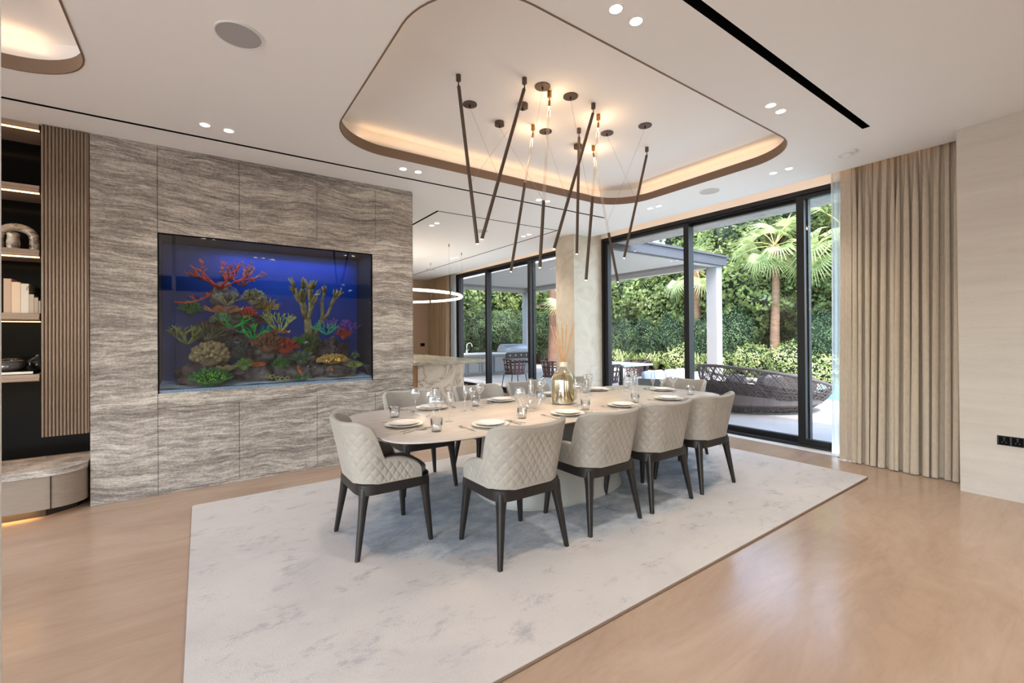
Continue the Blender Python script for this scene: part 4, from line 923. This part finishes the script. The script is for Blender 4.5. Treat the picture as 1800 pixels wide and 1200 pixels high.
# ================================================================== TERRACE AND GARDEN
M_PAVE = rnd_mat('pale terrace porcelain', [(.3, srgb(170, 164, 158)), (.7, srgb(182, 176, 170))], 3, .5, 0, (1, 1, 1), 6)
te = MB()
te.box(6.26, -6, ZO-.25, 11.2, 20, ZO); te.box(11.2, 5.0, ZO-.25, 14.9, 20, ZO); te.box(14.55, -6, ZO-.25, 14.9, 5.0, ZO)
struct('terrace', te, M_PAVE, 'pale paved terrace outside the glass doors', cat='terrace')
M_SOIL = rnd_mat('garden soil', [(.3, srgb(70, 58, 42)), (.7, srgb(98, 84, 58))], 6, .95, .3)
struct('garden_ground', MB().box(14.9, -8, -.4, 24, 26, ZO+.01).box(2, 17.2, -.4, 14.9, 26, ZO+.012).box(6.25, -20, -.5, 24, -6, ZO), M_SOIL, 'planted soil strip behind the pool and terrace', cat='ground')
pool = thing('swimming_pool', 'turquoise swimming pool beyond the woven daybed', 'pool', (0, 0, 0))
pw = MB().box(11.2, -6, -1.5, 14.55, 5.0, -1.4).box(11.2, -6, -1.5, 11.25, 5.0, ZO-.01).box(14.5, -6, -1.5, 14.55, 5.0, ZO-.01).box(11.2, 4.95, -1.5, 14.55, 5.0, ZO-.01)
put('basin', pw, mat('pool tiles', srgb(150, 210, 208), .4), pool)
wm_ = rnd_mat('turquoise water', [(.35, srgb(66, 160, 160)), (.65, srgb(104, 196, 192))], 3, .05, .25, (1, 2.5, 1), 4, .6, 1)
put('water', MB().add([(11.25, -6, ZO-.07), (14.5, -6, ZO-.07), (14.5, 4.95, ZO-.07), (11.25, 4.95, ZO-.07)], [(0, 1, 2, 3)]), wm_, pool)
M_GWALL = mat('pale grey render', srgb(196, 202, 206), .8)
struct('garden_wall', MB().box(18.8, -8, -.4, 19.0, 26, 2.3).box(2, 21.2, -.4, 19, 21.4, 2.3), M_GWALL, 'pale rendered boundary wall glimpsed between the shrubs', cat='wall')

# pergola
M_PGREY = mat('dark grey pergola beam', srgb(68, 68, 76), .5); M_PWHITE = mat('white pergola', srgb(190, 190, 190), .55)
pg = thing('pergola', 'white roofed pergola with dark grey edge beam outside', 'pergola', (0, 0, ZO))
z_ = -ZO
put('edge_beam', MB().box(6.9, 6.34, 3.22+z_, 11.60, 6.46, 3.44+z_).box(6.9, 6.30, 3.44+z_, 11.64, 6.5, 3.49+z_), M_PGREY, pg)
put('roof_panel', MB().box(7.0, 6.46, 3.38+z_, 11.35, 15.0, 3.46+z_), M_PWHITE, pg)
put('roof_frame', MB().box(7.0, 6.46, 3.20+z_, 11.56, 6.62, 3.38+z_).box(11.34, 6.62, 3.20+z_, 11.56, 15.2, 3.46+z_).box(7.0, 15.0, 3.20+z_, 11.34, 15.2, 3.46+z_).box(6.9, 6.62, 3.20+z_, 7.0, 15.2, 3.46+z_), M_PWHITE, pg)
put('blind_track', MB().box(11.22, 6.7, 3.30+z_, 11.33, 14.9, 3.38+z_).box(7.1, 14.86, 3.30+z_, 11.22, 14.98, 3.38+z_), mat('grey track', srgb(150, 150, 150), .5), pg)
for x, y in ((11.30, 6.46), (11.30, 14.9), (6.95, 14.9)):
    smooth(put('post', MB().box(x, y, 0, x+.26, y+.30, 3.20+z_), mat('grey white post', srgb(158, 158, 160), .55), pg), .006)

# outdoor kitchen
M_OKG = mat('grey painted cabinet', srgb(128, 130, 133), .6); M_OKW = mat('white stone worktop', srgb(226, 226, 224), .4)
ok = thing('outdoor_kitchen', 'grey outdoor kitchen counter with white worktop under the pergola', 'outdoor kitchen', (6.5, 13.5, ZO))
hh = .75-ZO
put('body', MB().box(0, .02, .08, 2.76, .72, hh-.04).box(2.76, .02, .08, 3.95, .72, .34).box(3.86, .02, .34, 3.98, .72, hh-.04).box(.03, .08, 0, 3.9, .7, .08), M_OKG, ok)
put('worktop', MB().box(-.02, 0, hh-.04, 2.78, .74, hh).box(3.84, 0, hh-.04, 4.0, .74, hh), M_OKW, ok)
for k, x in enumerate((.05, .60, 1.15, 1.72, 2.24)):
    wd = .49
    d_ = put('door', MB().box(x, 0, .10, x+wd, .02, hh-.10), M_OKG, ok)
    put('door_frame', MB().box(x, -.012, .10, x+wd, 0, .15).box(x, -.012, hh-.15, x+wd, 0, hh-.10).box(x, -.012, .15, x+.05, 0, hh-.15).box(x+wd-.05, -.012, .15, x+wd, 0, hh-.15), mat('darker grey door frame', srgb(104, 106, 110), .6), d_)
    hx = x+(.40 if k % 2 == 0 else .06)
    put('handle', MB().tube([(hx, -.012, hh-.20), (hx, -.035, hh-.20), (hx, -.035, hh-.32), (hx, -.012, hh-.32)], .006, 6), M_BLACK, d_)
fa = thing('outdoor_faucet', 'arched steel tap on the outdoor kitchen counter', 'faucet', (7.86, 13.95, .75))
put('spout', MB().tube([(0, 0, 0), (0, 0, .26)]+[(.11-.11*cos(radians(a)), 0, .26+.11*sin(radians(a))) for a in range(15, 181, 15)]+[(.22, 0, .22)], .016, 10).mesh('spout', True), mat('pale steel', srgb(222, 218, 206), .3, .3), fa)
put('base', MB().lathe([(0, 0), (.032, 0), (.032, .10), (.018, .11)], 16).mesh('base', True), MATS['pale steel'], fa); put('lever', MB().tube([(.02, 0, .08), (.09, 0, .13)], .008, 8), MATS['pale steel'], fa)
bq = thing('barbecue', 'stainless barbecue with curved lid built into the outdoor kitchen', 'barbecue', (9.28, 13.5, ZO))
M_SS = mat('brushed stainless', srgb(150, 152, 158), .35, .7); M_SSD = mat('dark control panel', srgb(58, 58, 62), .4, .5)
put('firebox', MB().box(0, .06, .345, 1.06, .66, hh), M_SS, bq)
put('control_panel', MB().box(.01, 0, hh-.24, 1.05, .058, hh-.02), M_SSD, bq)
put('lid', MB().loops([[(x, .04+.30*(1-cos(radians(a))), hh+.01+.30*sin(radians(a))) for a in range(0, 181, 15)] for x in (.02, 1.04)], True, True).mesh('lid', False), M_SS, bq)
put('lid_handle', MB().tube([(.12, .0, hh+.14), (.12, -.03, hh+.13), (.94, -.03, hh+.13), (.94, .0, hh+.14)], .013, 8), M_STEEL, bq)
for k in range(4): put('knob', MB().tube([(.16+k*.25, 0, hh-.11), (.16+k*.25, -.035, hh-.11)], .032, 14), M_STEEL, bq)
put('drip_tray', MB().box(.05, .0, .40, 1.01, .058, .46), M_BLACK, bq)

# outdoor dining table and strap chairs
ot = thing('outdoor_table', 'grey outdoor dining table under the pergola', 'table', (8.05, 7.6, ZO))
put('tabletop', MB().box(-.5, -1.15, .74, .5, 1.15, .775), mat('light grey tabletop', srgb(196, 200, 202), .45), ot)
for x in (-.42, .42):
    for y in (-1.0, 1.0): put('leg', MB().box(x-.03, y-.03, 0, x+.03, y+.03, .74), M_DARKFRAME, ot)
M_STRAP = mat('aubergine woven strap', srgb(72, 56, 60), .8)
sh = thing('strap_chair', '', 'chair', (0, 0, 0), 0, 'woven strap chairs at the outdoor table')
for sx in (-1, 1):
    for sy in (-1, 1): put('leg', MB().tube([(sx*.27, sy*.25, 0), (sx*.22, sy*.20, .40)], .011, 6), M_BLACK, sh)
put('seat', MB().prism(superell(0, 0, .24, .23, 4, 24), .40, .44), M_STRAP, sh)
def shp(a, v): r_ = .24+.075*v; return (r_*cos(a)*1.05, r_*sin(a), .42+v*(.38-.10*max(0, sin(a))))
put('rim', MB().tube([shp(radians(a), 1) for a in range(150, 391, 8)], .016, 8), M_STRAP, sh)
for k in range(22):
    a = radians(152+k*11.2)
    put('strap', MB().loops([[shp(a+da+.12*v*(1 if k % 2 else -1), v) for da in (-.082, .082)] for v in (0, .33, .66, 1)], False, False), M_STRAP, sh)
for v in (.3, .62): put('cross_strap', MB().loops([[shp(radians(a), v-.05) for a in range(152, 389, 8)], [shp(radians(a), v+.05) for a in range(152, 389, 8)]], False, False), M_STRAP, sh)
sp_ = [(6.98, 9.75, -1.2, 'strap chair standing left of the others, seen beyond the kitchen doors'), (7.25, 8.45, -1.4, 'dark strap chair between the kitchen door frame and the marble column'), (7.30, 6.75, -1.3, 'dark strap chair outside the left dining door'), (8.9, 7.2, 1.5, 'dark strap chair on the far side of the outdoor table')]
for i, (x, y, r, lb) in enumerate(sp_):
    o = sh if i == 0 else clone(sh); o.location = (x, y, ZO); o.rotation_euler = (0, 0, r); o['label'] = lb

# white armchair, sofa and cushions
M_OW = mat('white outdoor fabric', srgb(226, 226, 228), .8); M_OB = mat('pale blue cushion', srgb(176, 186, 206), .8); M_OG = mat('grey rope frame', srgb(96, 98, 98), .6)
def cushion(x, y, z, w_, d, h, m, label, rot=(0, 0, 0), name='cushion', grp='outdoor cushions', cat='cushion'):
    rings = [[(px, py, zz) for px, py in superell(0, 0, w_/2*s, d/2*s, 4.5, 32)] for zz, s in ((0, .90), (h*.15, .98), (h*.5, 1), (h*.85, .98), (h, .90))]
    o = put(name, MB().loops(rings).mesh(name, True), m, None, (x, y, z), rot); tag(o, label, cat, grp); return o
ac = thing('armchair', 'low armchair with grey rope back and white cushions outside', 'armchair', (7.25, 5.35, ZO), radians(125))
put('frame', MB().tube([(-.34, -.30, 0), (-.34, -.30, .52), (-.34, .30, .60), (.34, .30, .60), (.34, -.30, .52), (.34, -.30, 0)], .016, 8).tube([(-.34, .30, 0), (-.34, .30, .6)], .016, 8).tube([(.34, .30, 0), (.34, .30, .6)], .016, 8), M_OG, ac)
put('rope_back', MB().box(-.33, .29, .36, .33, .31, .60).box(-.35, -.28, .34, -.33, .30, .50).box(.33, -.28, .34, .35, .30, .50), M_OG, ac)
smooth(put('seat_cushion', MB().loops([[(x, y, z) for x, y in superell(0, 0, .31*s, .29*s, 5, 28)] for z, s in ((.18, .97), (.22, 1), (.34, 1), (.37, .95))]), M_OW, ac))
smooth(put('back_cushion', MB().box(-.30, .16, .37, .30, .28, .57), M_OW, ac), .04)
sf = thing('outdoor_sofa', 'long low white outdoor sofa behind the woven daybed', 'sofa', (9.2, 5.95, ZO), 0)
smooth(put('base', MB().box(-1.5, -.4, 0, 1.5, .4, .22), M_OW, sf), .02)
for k in range(3): smooth(put('seat_cushion', MB().box(-1.48+k*.99, -.4, .225, -.51+k*.99, .25, .34), M_OW, sf), .03)
smooth(put('backrest', MB().box(-1.5, .26, .22, 1.5, .40, .52), M_OW, sf), .03)
for k, (x, m, lb) in enumerate([(-1.28, M_OB, 'pale blue cushion at the left end of the white sofa'), (-.93, M_OW, 'white cushion beside the pale blue one on the sofa'), (-.50, M_OB, 'second pale blue cushion, next to the door frame'), (-.12, M_OW, 'white cushion near the middle of the outdoor sofa')]):
    cushion(9.2+x, 6.12, ZO+.345, .36, .30, .10, m, lb, (radians(72), 0, radians(8*(k % 2)-4)))
    C.objects[-1].location.z = ZO+.50

# woven daybed
db = thing('woven_daybed', 'large dark woven egg shaped daybed on the terrace', 'daybed', (8.75, 4.15, ZO), atan2(-.577, .816))
M_WEAVE = mat('dark grey rope', srgb(92, 84, 82), .75); M_DBC = mat('charcoal cushion', srgb(98, 90, 90), .85)
def dbh(t): return .30+.56*((1+cos(t-radians(205)))/2)**.8
def dbp(t, v, k=1.0):
    s_ = (.60+.40*sin(min(1, v)*PI/2)**.8); c_, q_ = cos(t), sin(t)
    return (1.20*s_*k*c_*(1+.05*c_), .84*s_*k*q_, dbh(t)*v+.01)
smooth(put('rim', MB().tube([dbp(2*PI*k/96, 1) for k in range(97)], .028, 10, False), M_WEAVE, db))
smooth(put('base_ring', MB().tube([dbp(2*PI*k/72, .0) for k in range(73)], .022, 8, False), M_WEAVE, db))
w1 = MB(); w2 = MB(); w3 = MB()
for k in range(120):
    t0 = 2*PI*k/120
    w1.tube([dbp(t0+.55*j/9+.18*sin(k*1.7), j/9) for j in range(10)], .0065, 5, False)
    w2.tube([dbp(t0-.75*j/9+.2*sin(k*2.3), j/9) for j in range(10)], .0065, 5, False)
for v in (.12, .2, .28, .36, .44, .52, .6, .7, .82): w3.tube([dbp(2*PI*k/80, v+.02*sin(k*.5)) for k in range(81)], .006, 5, False)
for m_, nm in ((w1, 'rising_straps'), (w2, 'crossing_straps'), (w3, 'level_straps')):
    o = put(nm, m_.mesh(nm, True), M_WEAVE, db); o['kind'] = 'stuff'
smooth(put('liner', MB().grid(lambda u, v: dbp(radians(150)+radians(230)*u, .02+.66*v, .97), 60, 8), M_DBC, db))
smooth(put('mattress', MB().loops([[(x, y, z) for x, y in superell(0, 0, 1.05*s, .70*s, 2.3, 48)] for z, s in ((.14, .9), (.18, 1), (.32, 1.02), (.36, .97))]), M_DBC, db))
for k, (x, y, r) in enumerate([(-.60, -.28, .5), (-.02, -.42, .1), (.50, -.34, -.35)]):
    smooth(put('back_cushion', MB().loops([[(x+q*cos(r)-.0, y+q*sin(r)+z2*.12, .36+zz) for q, zz in superell(0, .17, .27*s, .17*s, 3.5, 28)] for z2, s in ((-1, .85), (-.4, 1), (.4, 1), (1, .85))]), M_DBC, db))

# ------------------------------------------------------------------ plants
def leaf_mat(name, c1, c2, c3, scale=2.2):
    m = bpy.data.materials.new(name); m.use_nodes = True; t = m.node_tree; b = t.nodes['Principled BSDF']; b.inputs['Roughness'].default_value = .5
    v = mapping(m, (1, 1, 1)); n1 = noise(m, v, scale, 3, .6); n2 = noise(m, v, 28, 2, .5)
    oi = N(m, 'ShaderNodeObjectInfo')
    a = N(m, 'ShaderNodeMath', operation='MULTIPLY_ADD'); L(m, n2, a.inputs[0]); a.inputs[1].default_value = .75; L(m, n1, a.inputs[2])
    a2 = N(m, 'ShaderNodeMath', operation='MULTIPLY_ADD'); L(m, oi.outputs['Random'], a2.inputs[0]); a2.inputs[1].default_value = .16; L(m, a.outputs[0], a2.inputs[2])
    r = ramp(m, [(.60, c1), (.84, c2), (1.0, c3)]); L(m, a2.outputs[0], r.inputs[0])
    L(m, r.outputs[0], b.inputs['Base Color'])
    tr = N(m, 'ShaderNodeBsdfTranslucent'); L(m, r.outputs[0], tr.inputs[0]); mx = N(m, 'ShaderNodeMixShader'); mx.inputs[0].default_value = .38
    out = t.nodes['Material Output']; L(m, b.outputs[0], mx.inputs[1]); L(m, tr.outputs[0], mx.inputs[2]); L(m, mx.outputs[0], out.inputs[0]); return m
LG = leaf_mat('ficus leaf', srgb(26, 48, 26), srgb(58, 84, 42), srgb(126, 142, 78))
LD = leaf_mat('dark hedge leaf', srgb(28, 50, 34), srgb(60, 88, 58), srgb(112, 138, 92))
LV = leaf_mat('variegated leaf', srgb(70, 100, 54), srgb(140, 162, 90), srgb(206, 214, 150))
LP = leaf_mat('palm leaf', srgb(74, 98, 50), srgb(120, 142, 76), srgb(178, 188, 134))
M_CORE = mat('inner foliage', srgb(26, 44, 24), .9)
M_BARK = rnd_mat('palm bark', [(.3, srgb(110, 84, 66)), (.7, srgb(150, 118, 94))], 5, .85, .5, (1, 1, 8), 5)
M_BARKT = rnd_mat('terracotta bark', [(.3, srgb(92, 66, 52)), (.7, srgb(128, 96, 78))], 5, .85, .5, (1, 1, 8), 5)
def leaves(seed, n, rx, ry, rz, ln, wd, lump=.25):
    r_ = random.Random(seed); vs = []; fs = []
    for k in range(n):
        z = r_.uniform(-1, 1); a = r_.uniform(0, 2*PI); s_ = sqrt(1-z*z); d = Vector((s_*cos(a), s_*sin(a), z))
        q = 1+lump*mnoise.noise(d*2.3+Vector((seed, 0, 0)))*2+lump*.6*mnoise.noise(d*6+Vector((0, seed, 0)))*1.5-abs(r_.gauss(0, .10))+.04
        p = Vector((d.x*rx*q, d.y*ry*q, d.z*rz*q))
        n_ = (d+Vector((r_.gauss(0, .55), r_.gauss(0, .55), r_.gauss(.35, .5)))).normalized()
        t = n_.cross(Vector((r_.gauss(0, 1), r_.gauss(0, 1), r_.gauss(0, 1)))).normalized(); b = n_.cross(t); L_ = ln*r_.uniform(.6, 1.25); W = wd*r_.uniform(.7, 1.2)
        i = len(vs); vs += [p-t*L_*.5, p+b*W*.5-n_*W*.12, p+t*L_*.5-n_*L_*.15, p-b*W*.5-n_*W*.12]; fs += [(i, i+1, i+2), (i, i+2, i+3)]
    me = bpy.data.meshes.new('foliage'); me.from_pydata([tuple(v) for v in vs], [], fs); me.update(); return me
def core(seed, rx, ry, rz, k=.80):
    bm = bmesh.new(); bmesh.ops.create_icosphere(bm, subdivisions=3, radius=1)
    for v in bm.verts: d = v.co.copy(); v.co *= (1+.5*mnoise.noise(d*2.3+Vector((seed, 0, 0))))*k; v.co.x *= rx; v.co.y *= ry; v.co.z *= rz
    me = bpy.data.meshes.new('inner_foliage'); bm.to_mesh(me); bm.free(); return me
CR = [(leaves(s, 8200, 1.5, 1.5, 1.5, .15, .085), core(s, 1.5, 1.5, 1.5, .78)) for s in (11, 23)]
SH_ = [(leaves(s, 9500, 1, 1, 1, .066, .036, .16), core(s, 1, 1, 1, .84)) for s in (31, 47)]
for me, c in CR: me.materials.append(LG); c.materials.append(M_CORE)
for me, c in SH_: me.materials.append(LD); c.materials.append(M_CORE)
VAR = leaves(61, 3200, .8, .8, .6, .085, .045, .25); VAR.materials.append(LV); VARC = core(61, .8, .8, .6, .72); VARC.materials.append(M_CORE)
PR = random.Random(9)
def plant(name, label, cat, x, y, zc_, sx, sy, sz, fol, cr, grp, trunk=0, tm=None):
    t = thing(name, label, cat, (x, y, ZO), 0, grp); rz = PR.uniform(0, 6.28)
    f = put('foliage', fol, None, t, (0, 0, zc_), (0, 0, rz)); f.scale = (sx, sy, sz); f['kind'] = 'stuff'
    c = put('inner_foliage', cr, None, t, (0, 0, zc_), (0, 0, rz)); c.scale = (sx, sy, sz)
    h = zc_ if trunk else zc_*.6
    r_ = trunk or .05
    put('trunk', MB().tube([(0, 0, 0), (.04, .03, h*.5), (0, 0, h)], [r_, r_*.85, r_*.7], 8).mesh('trunk', True), tm or M_BARK, t); return t
def where(y):   # wording for the place of a plant along the garden
    return y
# tall trees along the garden side (X about 17) and behind the outdoor kitchen (Y about 18)
TREES = [(17.2, 3.2, 2.5, 1.25, 'broad green tree at the right behind the sheer curtain'), (17.6, 4.4, 4.6, 1.2, 'tall light green tree top by the right window edge'), (17.0, 5.3, 2.9, 1.05, 'dense green tree right of the palm trunk behind the door frame'),
         (17.5, 6.6, 3.6, .85, 'leafy green tree behind the slim palm trunk'), (17.8, 6.4, 5.4, 1.05, 'high tree crown behind the fan palm leaves'), (16.8, 8.2, 2.9, 1.15, 'rounded bright green tree between the palm trunk and white post'),
         (17.8, 8.6, 5.0, 1.15, 'high green crown above the end of the pergola beam'), (16.9, 10.0, 3.1, 1.05, 'green tree directly behind the white pergola post'), (17.9, 10.9, 5.1, 1.15, 'tall tree crown over the pergola roof'),
         (16.9, 11.8, 2.7, 1.15, 'spreading pale green tree in the left dining door'), (17.4, 13.6, 3.2, 1.3, 'large green tree at the left of the dining doors'), (17.3, 15.8, 3.0, 1.3, 'green tree beyond the column, right of the terracotta trunk'),
         (17.2, 18.2, 3.1, 1.3, 'green tree behind the terracotta palm trunk'), (15.2, 19.0, 3.2, 1.3, 'green tree behind the right end of the barbecue'), (13.2, 19.2, 3.0, 1.3, 'leafy tree above the barbecue lid'), (11.2, 19.0, 3.1, 1.3, 'leafy tree above the outdoor tap'), (9.2, 19.0, 3.0, 1.3, 'leafy tree at the left edge of the kitchen doors'), (17.6, 1.2, 3.2, 1.3, 'green tree hidden mostly by the curtain')]
for i, (x, y, z, s, lb) in enumerate(TREES):
    fo, cr = CR[i % 2]; plant('leafy_tree', lb, 'tree', x, y, z-ZO, s, s, s*(.95 if z > 4 else 1.05), fo, cr, 'leafy trees behind the terrace', .11)
HED = [(16.0, 2.0, 'dark clipped shrub at the right end beyond the pool'), (15.9, 3.3, 'dark dense shrub behind the pool at right'), (16.0, 4.3, 'dark shrub behind the pool beside the thick door frame'), (15.9, 5.35, 'dark shrub just right of the slim palm trunk'), (15.9, 8.55, 'dark shrub left of the slim palm trunk'), (15.9, 9.3, 'dark shrub behind the raised end of the daybed'),
       (16.0, 10.6, 'dark shrub behind the white pergola post'), (15.9, 11.9, 'dark shrub behind the cushions of the sofa'), (16.0, 13.2, 'grey green shrub in the middle of the left door'), (16.0, 14.6, 'dark shrub left in the dining doors'), (16.0, 16.2, 'dark shrub behind the column'), (14.2, 17.3, 'dark hedge shrub right of the terracotta trunk'), (12.9, 17.4, 'dark hedge shrub behind the barbecue'), (11.5, 17.3, 'dark hedge shrub behind the cabinet doors'), (10.1, 17.4, 'dark hedge shrub behind the tap'), (8.7, 17.3, 'dark hedge shrub at the left end of the counter'), (7.4, 17.4, 'dark hedge shrub at the far left behind the kitchen doors')]
for i, (x, y, lb) in enumerate(HED):
    fo, cr = SH_[i % 2]; s = PR.uniform(.9, 1.05); zz = 1.15+(.35 if i > 10 or i < 3 else PR.uniform(-.15, .2))
    plant('hedge_shrub', lb, 'shrub', x, y, zz-ZO, s, s, s*1.25, fo, cr, 'hedge shrubs behind the terrace')
for i, (x, y, z, lb) in enumerate([(15.3, 6.35, .55, 'pale variegated bush right of the palm trunk'), (15.3, 7.5, .50, 'pale variegated bush at the foot of the slim palm'), (15.2, 10.15, .40, 'pale variegated bush beside the pergola post'), (15.3, 8.7, .25, 'low variegated bush behind the daybed rim'), (15.2, 5.3, .25, 'low variegated bush near the pool corner')]):
    plant('variegated_bush', lb, 'bush', x, y, z-ZO, .8, .8, .9, VAR, VARC, 'variegated bushes by the pool')
# spiky grasses along the terrace edge
gm = MB(); gr = random.Random(3)
for k in range(70):
    a = gr.uniform(0, 2*PI); h = gr.uniform(.35, .75); o_ = gr.uniform(.15, .5); w_ = .011
    pts = [(.04*cos(a), .04*sin(a), 0), (o_*.4*cos(a), o_*.4*sin(a), h*.7), (o_*cos(a), o_*sin(a), h), (o_*1.5*cos(a), o_*1.5*sin(a), h*.75)]
    gm.loops([[(x-w_*sin(a)*s, y+w_*cos(a)*s, z) for s in (-1+j*.2*0, 1)] for j, (x, y, z) in enumerate(pts)], False, False)
gme = gm.mesh('spiky_grass'); gme.materials.append(LP)
for i, (x, y, lb) in enumerate([(15.05, 11.2, 'spiky grass clump left of the door mullion'), (15.05, 12.1, 'large spiky grass clump below the spreading tree'), (15.05, 13.0, 'spiky grass clump further left along the terrace edge'), (15.05, 14.0, 'spiky grass clump at the left end near the strap chair'), (15.05, 9.5, 'spiky grass clump behind the daybed'), (15.0, 4.6, 'spiky grass clump beside the pool end')]):
    o = put('grass_clump', gme, None, None, (x, y, ZO), (0, 0, i)); tag(o, lb, 'grass clump', 'grass clumps along the terrace'); o.scale = (1.2, 1.2, 1.1)
# fan palms
def fan(seed, R_=.75, n=26, arc=200):
    mb = MB(); r_ = random.Random(seed)
    for k in range(n):
        a = radians(-arc/2+arc*k/(n-1)); ln = R_*(1-.18*abs(a)/2)*r_.uniform(.93, 1.05); c_, s_ = cos(a), sin(a); w_ = .021; dz = -.30*ln
        mb.add([(0, 0, 0), (ln*.5*c_-w_*s_, ln*.5*s_+w_*c_, .02), (ln*.5*c_+w_*s_, ln*.5*s_-w_*c_, .02), (ln*c_, ln*s_, dz*r_.uniform(.6, 1.4))], [(0, 1, 2), (1, 3, 2)])
    return mb.mesh('fan_blade')
FANS = [fan(1), fan(2)]
for f in FANS: f.materials.append(LP)
M_PET = mat('palm stalk', srgb(186, 170, 100), .6)
def palm(x, y, h, r0, label, nf=16, fs=1.0, bark=None, seed=1):
    t = thing('fan_palm', label, 'palm tree', (x, y, ZO), 0, 'palms in the garden'); r_ = random.Random(seed)
    rad = []; path = []
    for k in range(25): z = h*k/24; path.append((.05*sin(z), .04*sin(z*1.3), z)); rad.append(r0*(1.25-.45*k/24)*(1+.05*(k % 2)))
    put('trunk', MB().tube(path, rad, 12).mesh('trunk', True), bark or M_BARK, t)
    for k in range(nf):
        a = 2*PI*k/nf*1.0+r_.uniform(-.2, .2)+(k % 3); el = radians(r_.choice((55, 25, 0, -25, -45))+r_.uniform(-8, 8)); L_ = r_.uniform(.55, .85)*fs
        d = Vector((cos(a)*cos(el), sin(a)*cos(el), sin(el))); e = Vector(path[-1])+d*L_-Vector((0, 0, .10*L_))
        fr = put('frond', MB().tube([path[-1], Vector(path[-1])+d*L_*.6, e], .012, 5).mesh('frond'), M_PET, t)
        b = put('fan_blade', FANS[k % 2], None, fr, tuple(e)); b.scale = (fs,)*3
        b.rotation_euler = (r_.uniform(-.5, .5), -el+radians(20), a)
palm(15.5, 6.85, 4.35, .125, 'slim fan palm with pinkish trunk right of the white post', 20, 1.05, None, 4)
palm(15.6, 4.9, 4.5, .16, 'fan palm at the right beside the sheer curtain', 16, 1.3, None, 6)
palm(15.5, 9.7, 3.9, .17, 'fan palm partly behind the white pergola post', 16, 1.1, None, 8)
palm(16.6, 12.3, 4.4, .16, 'fan palm whose leaves droop under the pergola edge', 16, 1.2, None, 10)
palm(13.5, 15.75, 3.9, .21, 'thick terracotta palm trunk beyond the barbecue', 14, 1.2, M_BARKT, 12)
lv = thing('white_louvre', 'white louvred screen glimpsed between the trees', 'screen', (17.0, 14.3, 1.2))
for k in range(9): put('slat', MB().box(0, 0, k*.09, .02, 1.0, k*.09+.05), M_WHITE, lv)
put('post', MB().box(.02, 0, -1.2, .05, .06, .8).box(.02, .94, -1.2, .05, 1.0, .8), M_WHITE, lv)
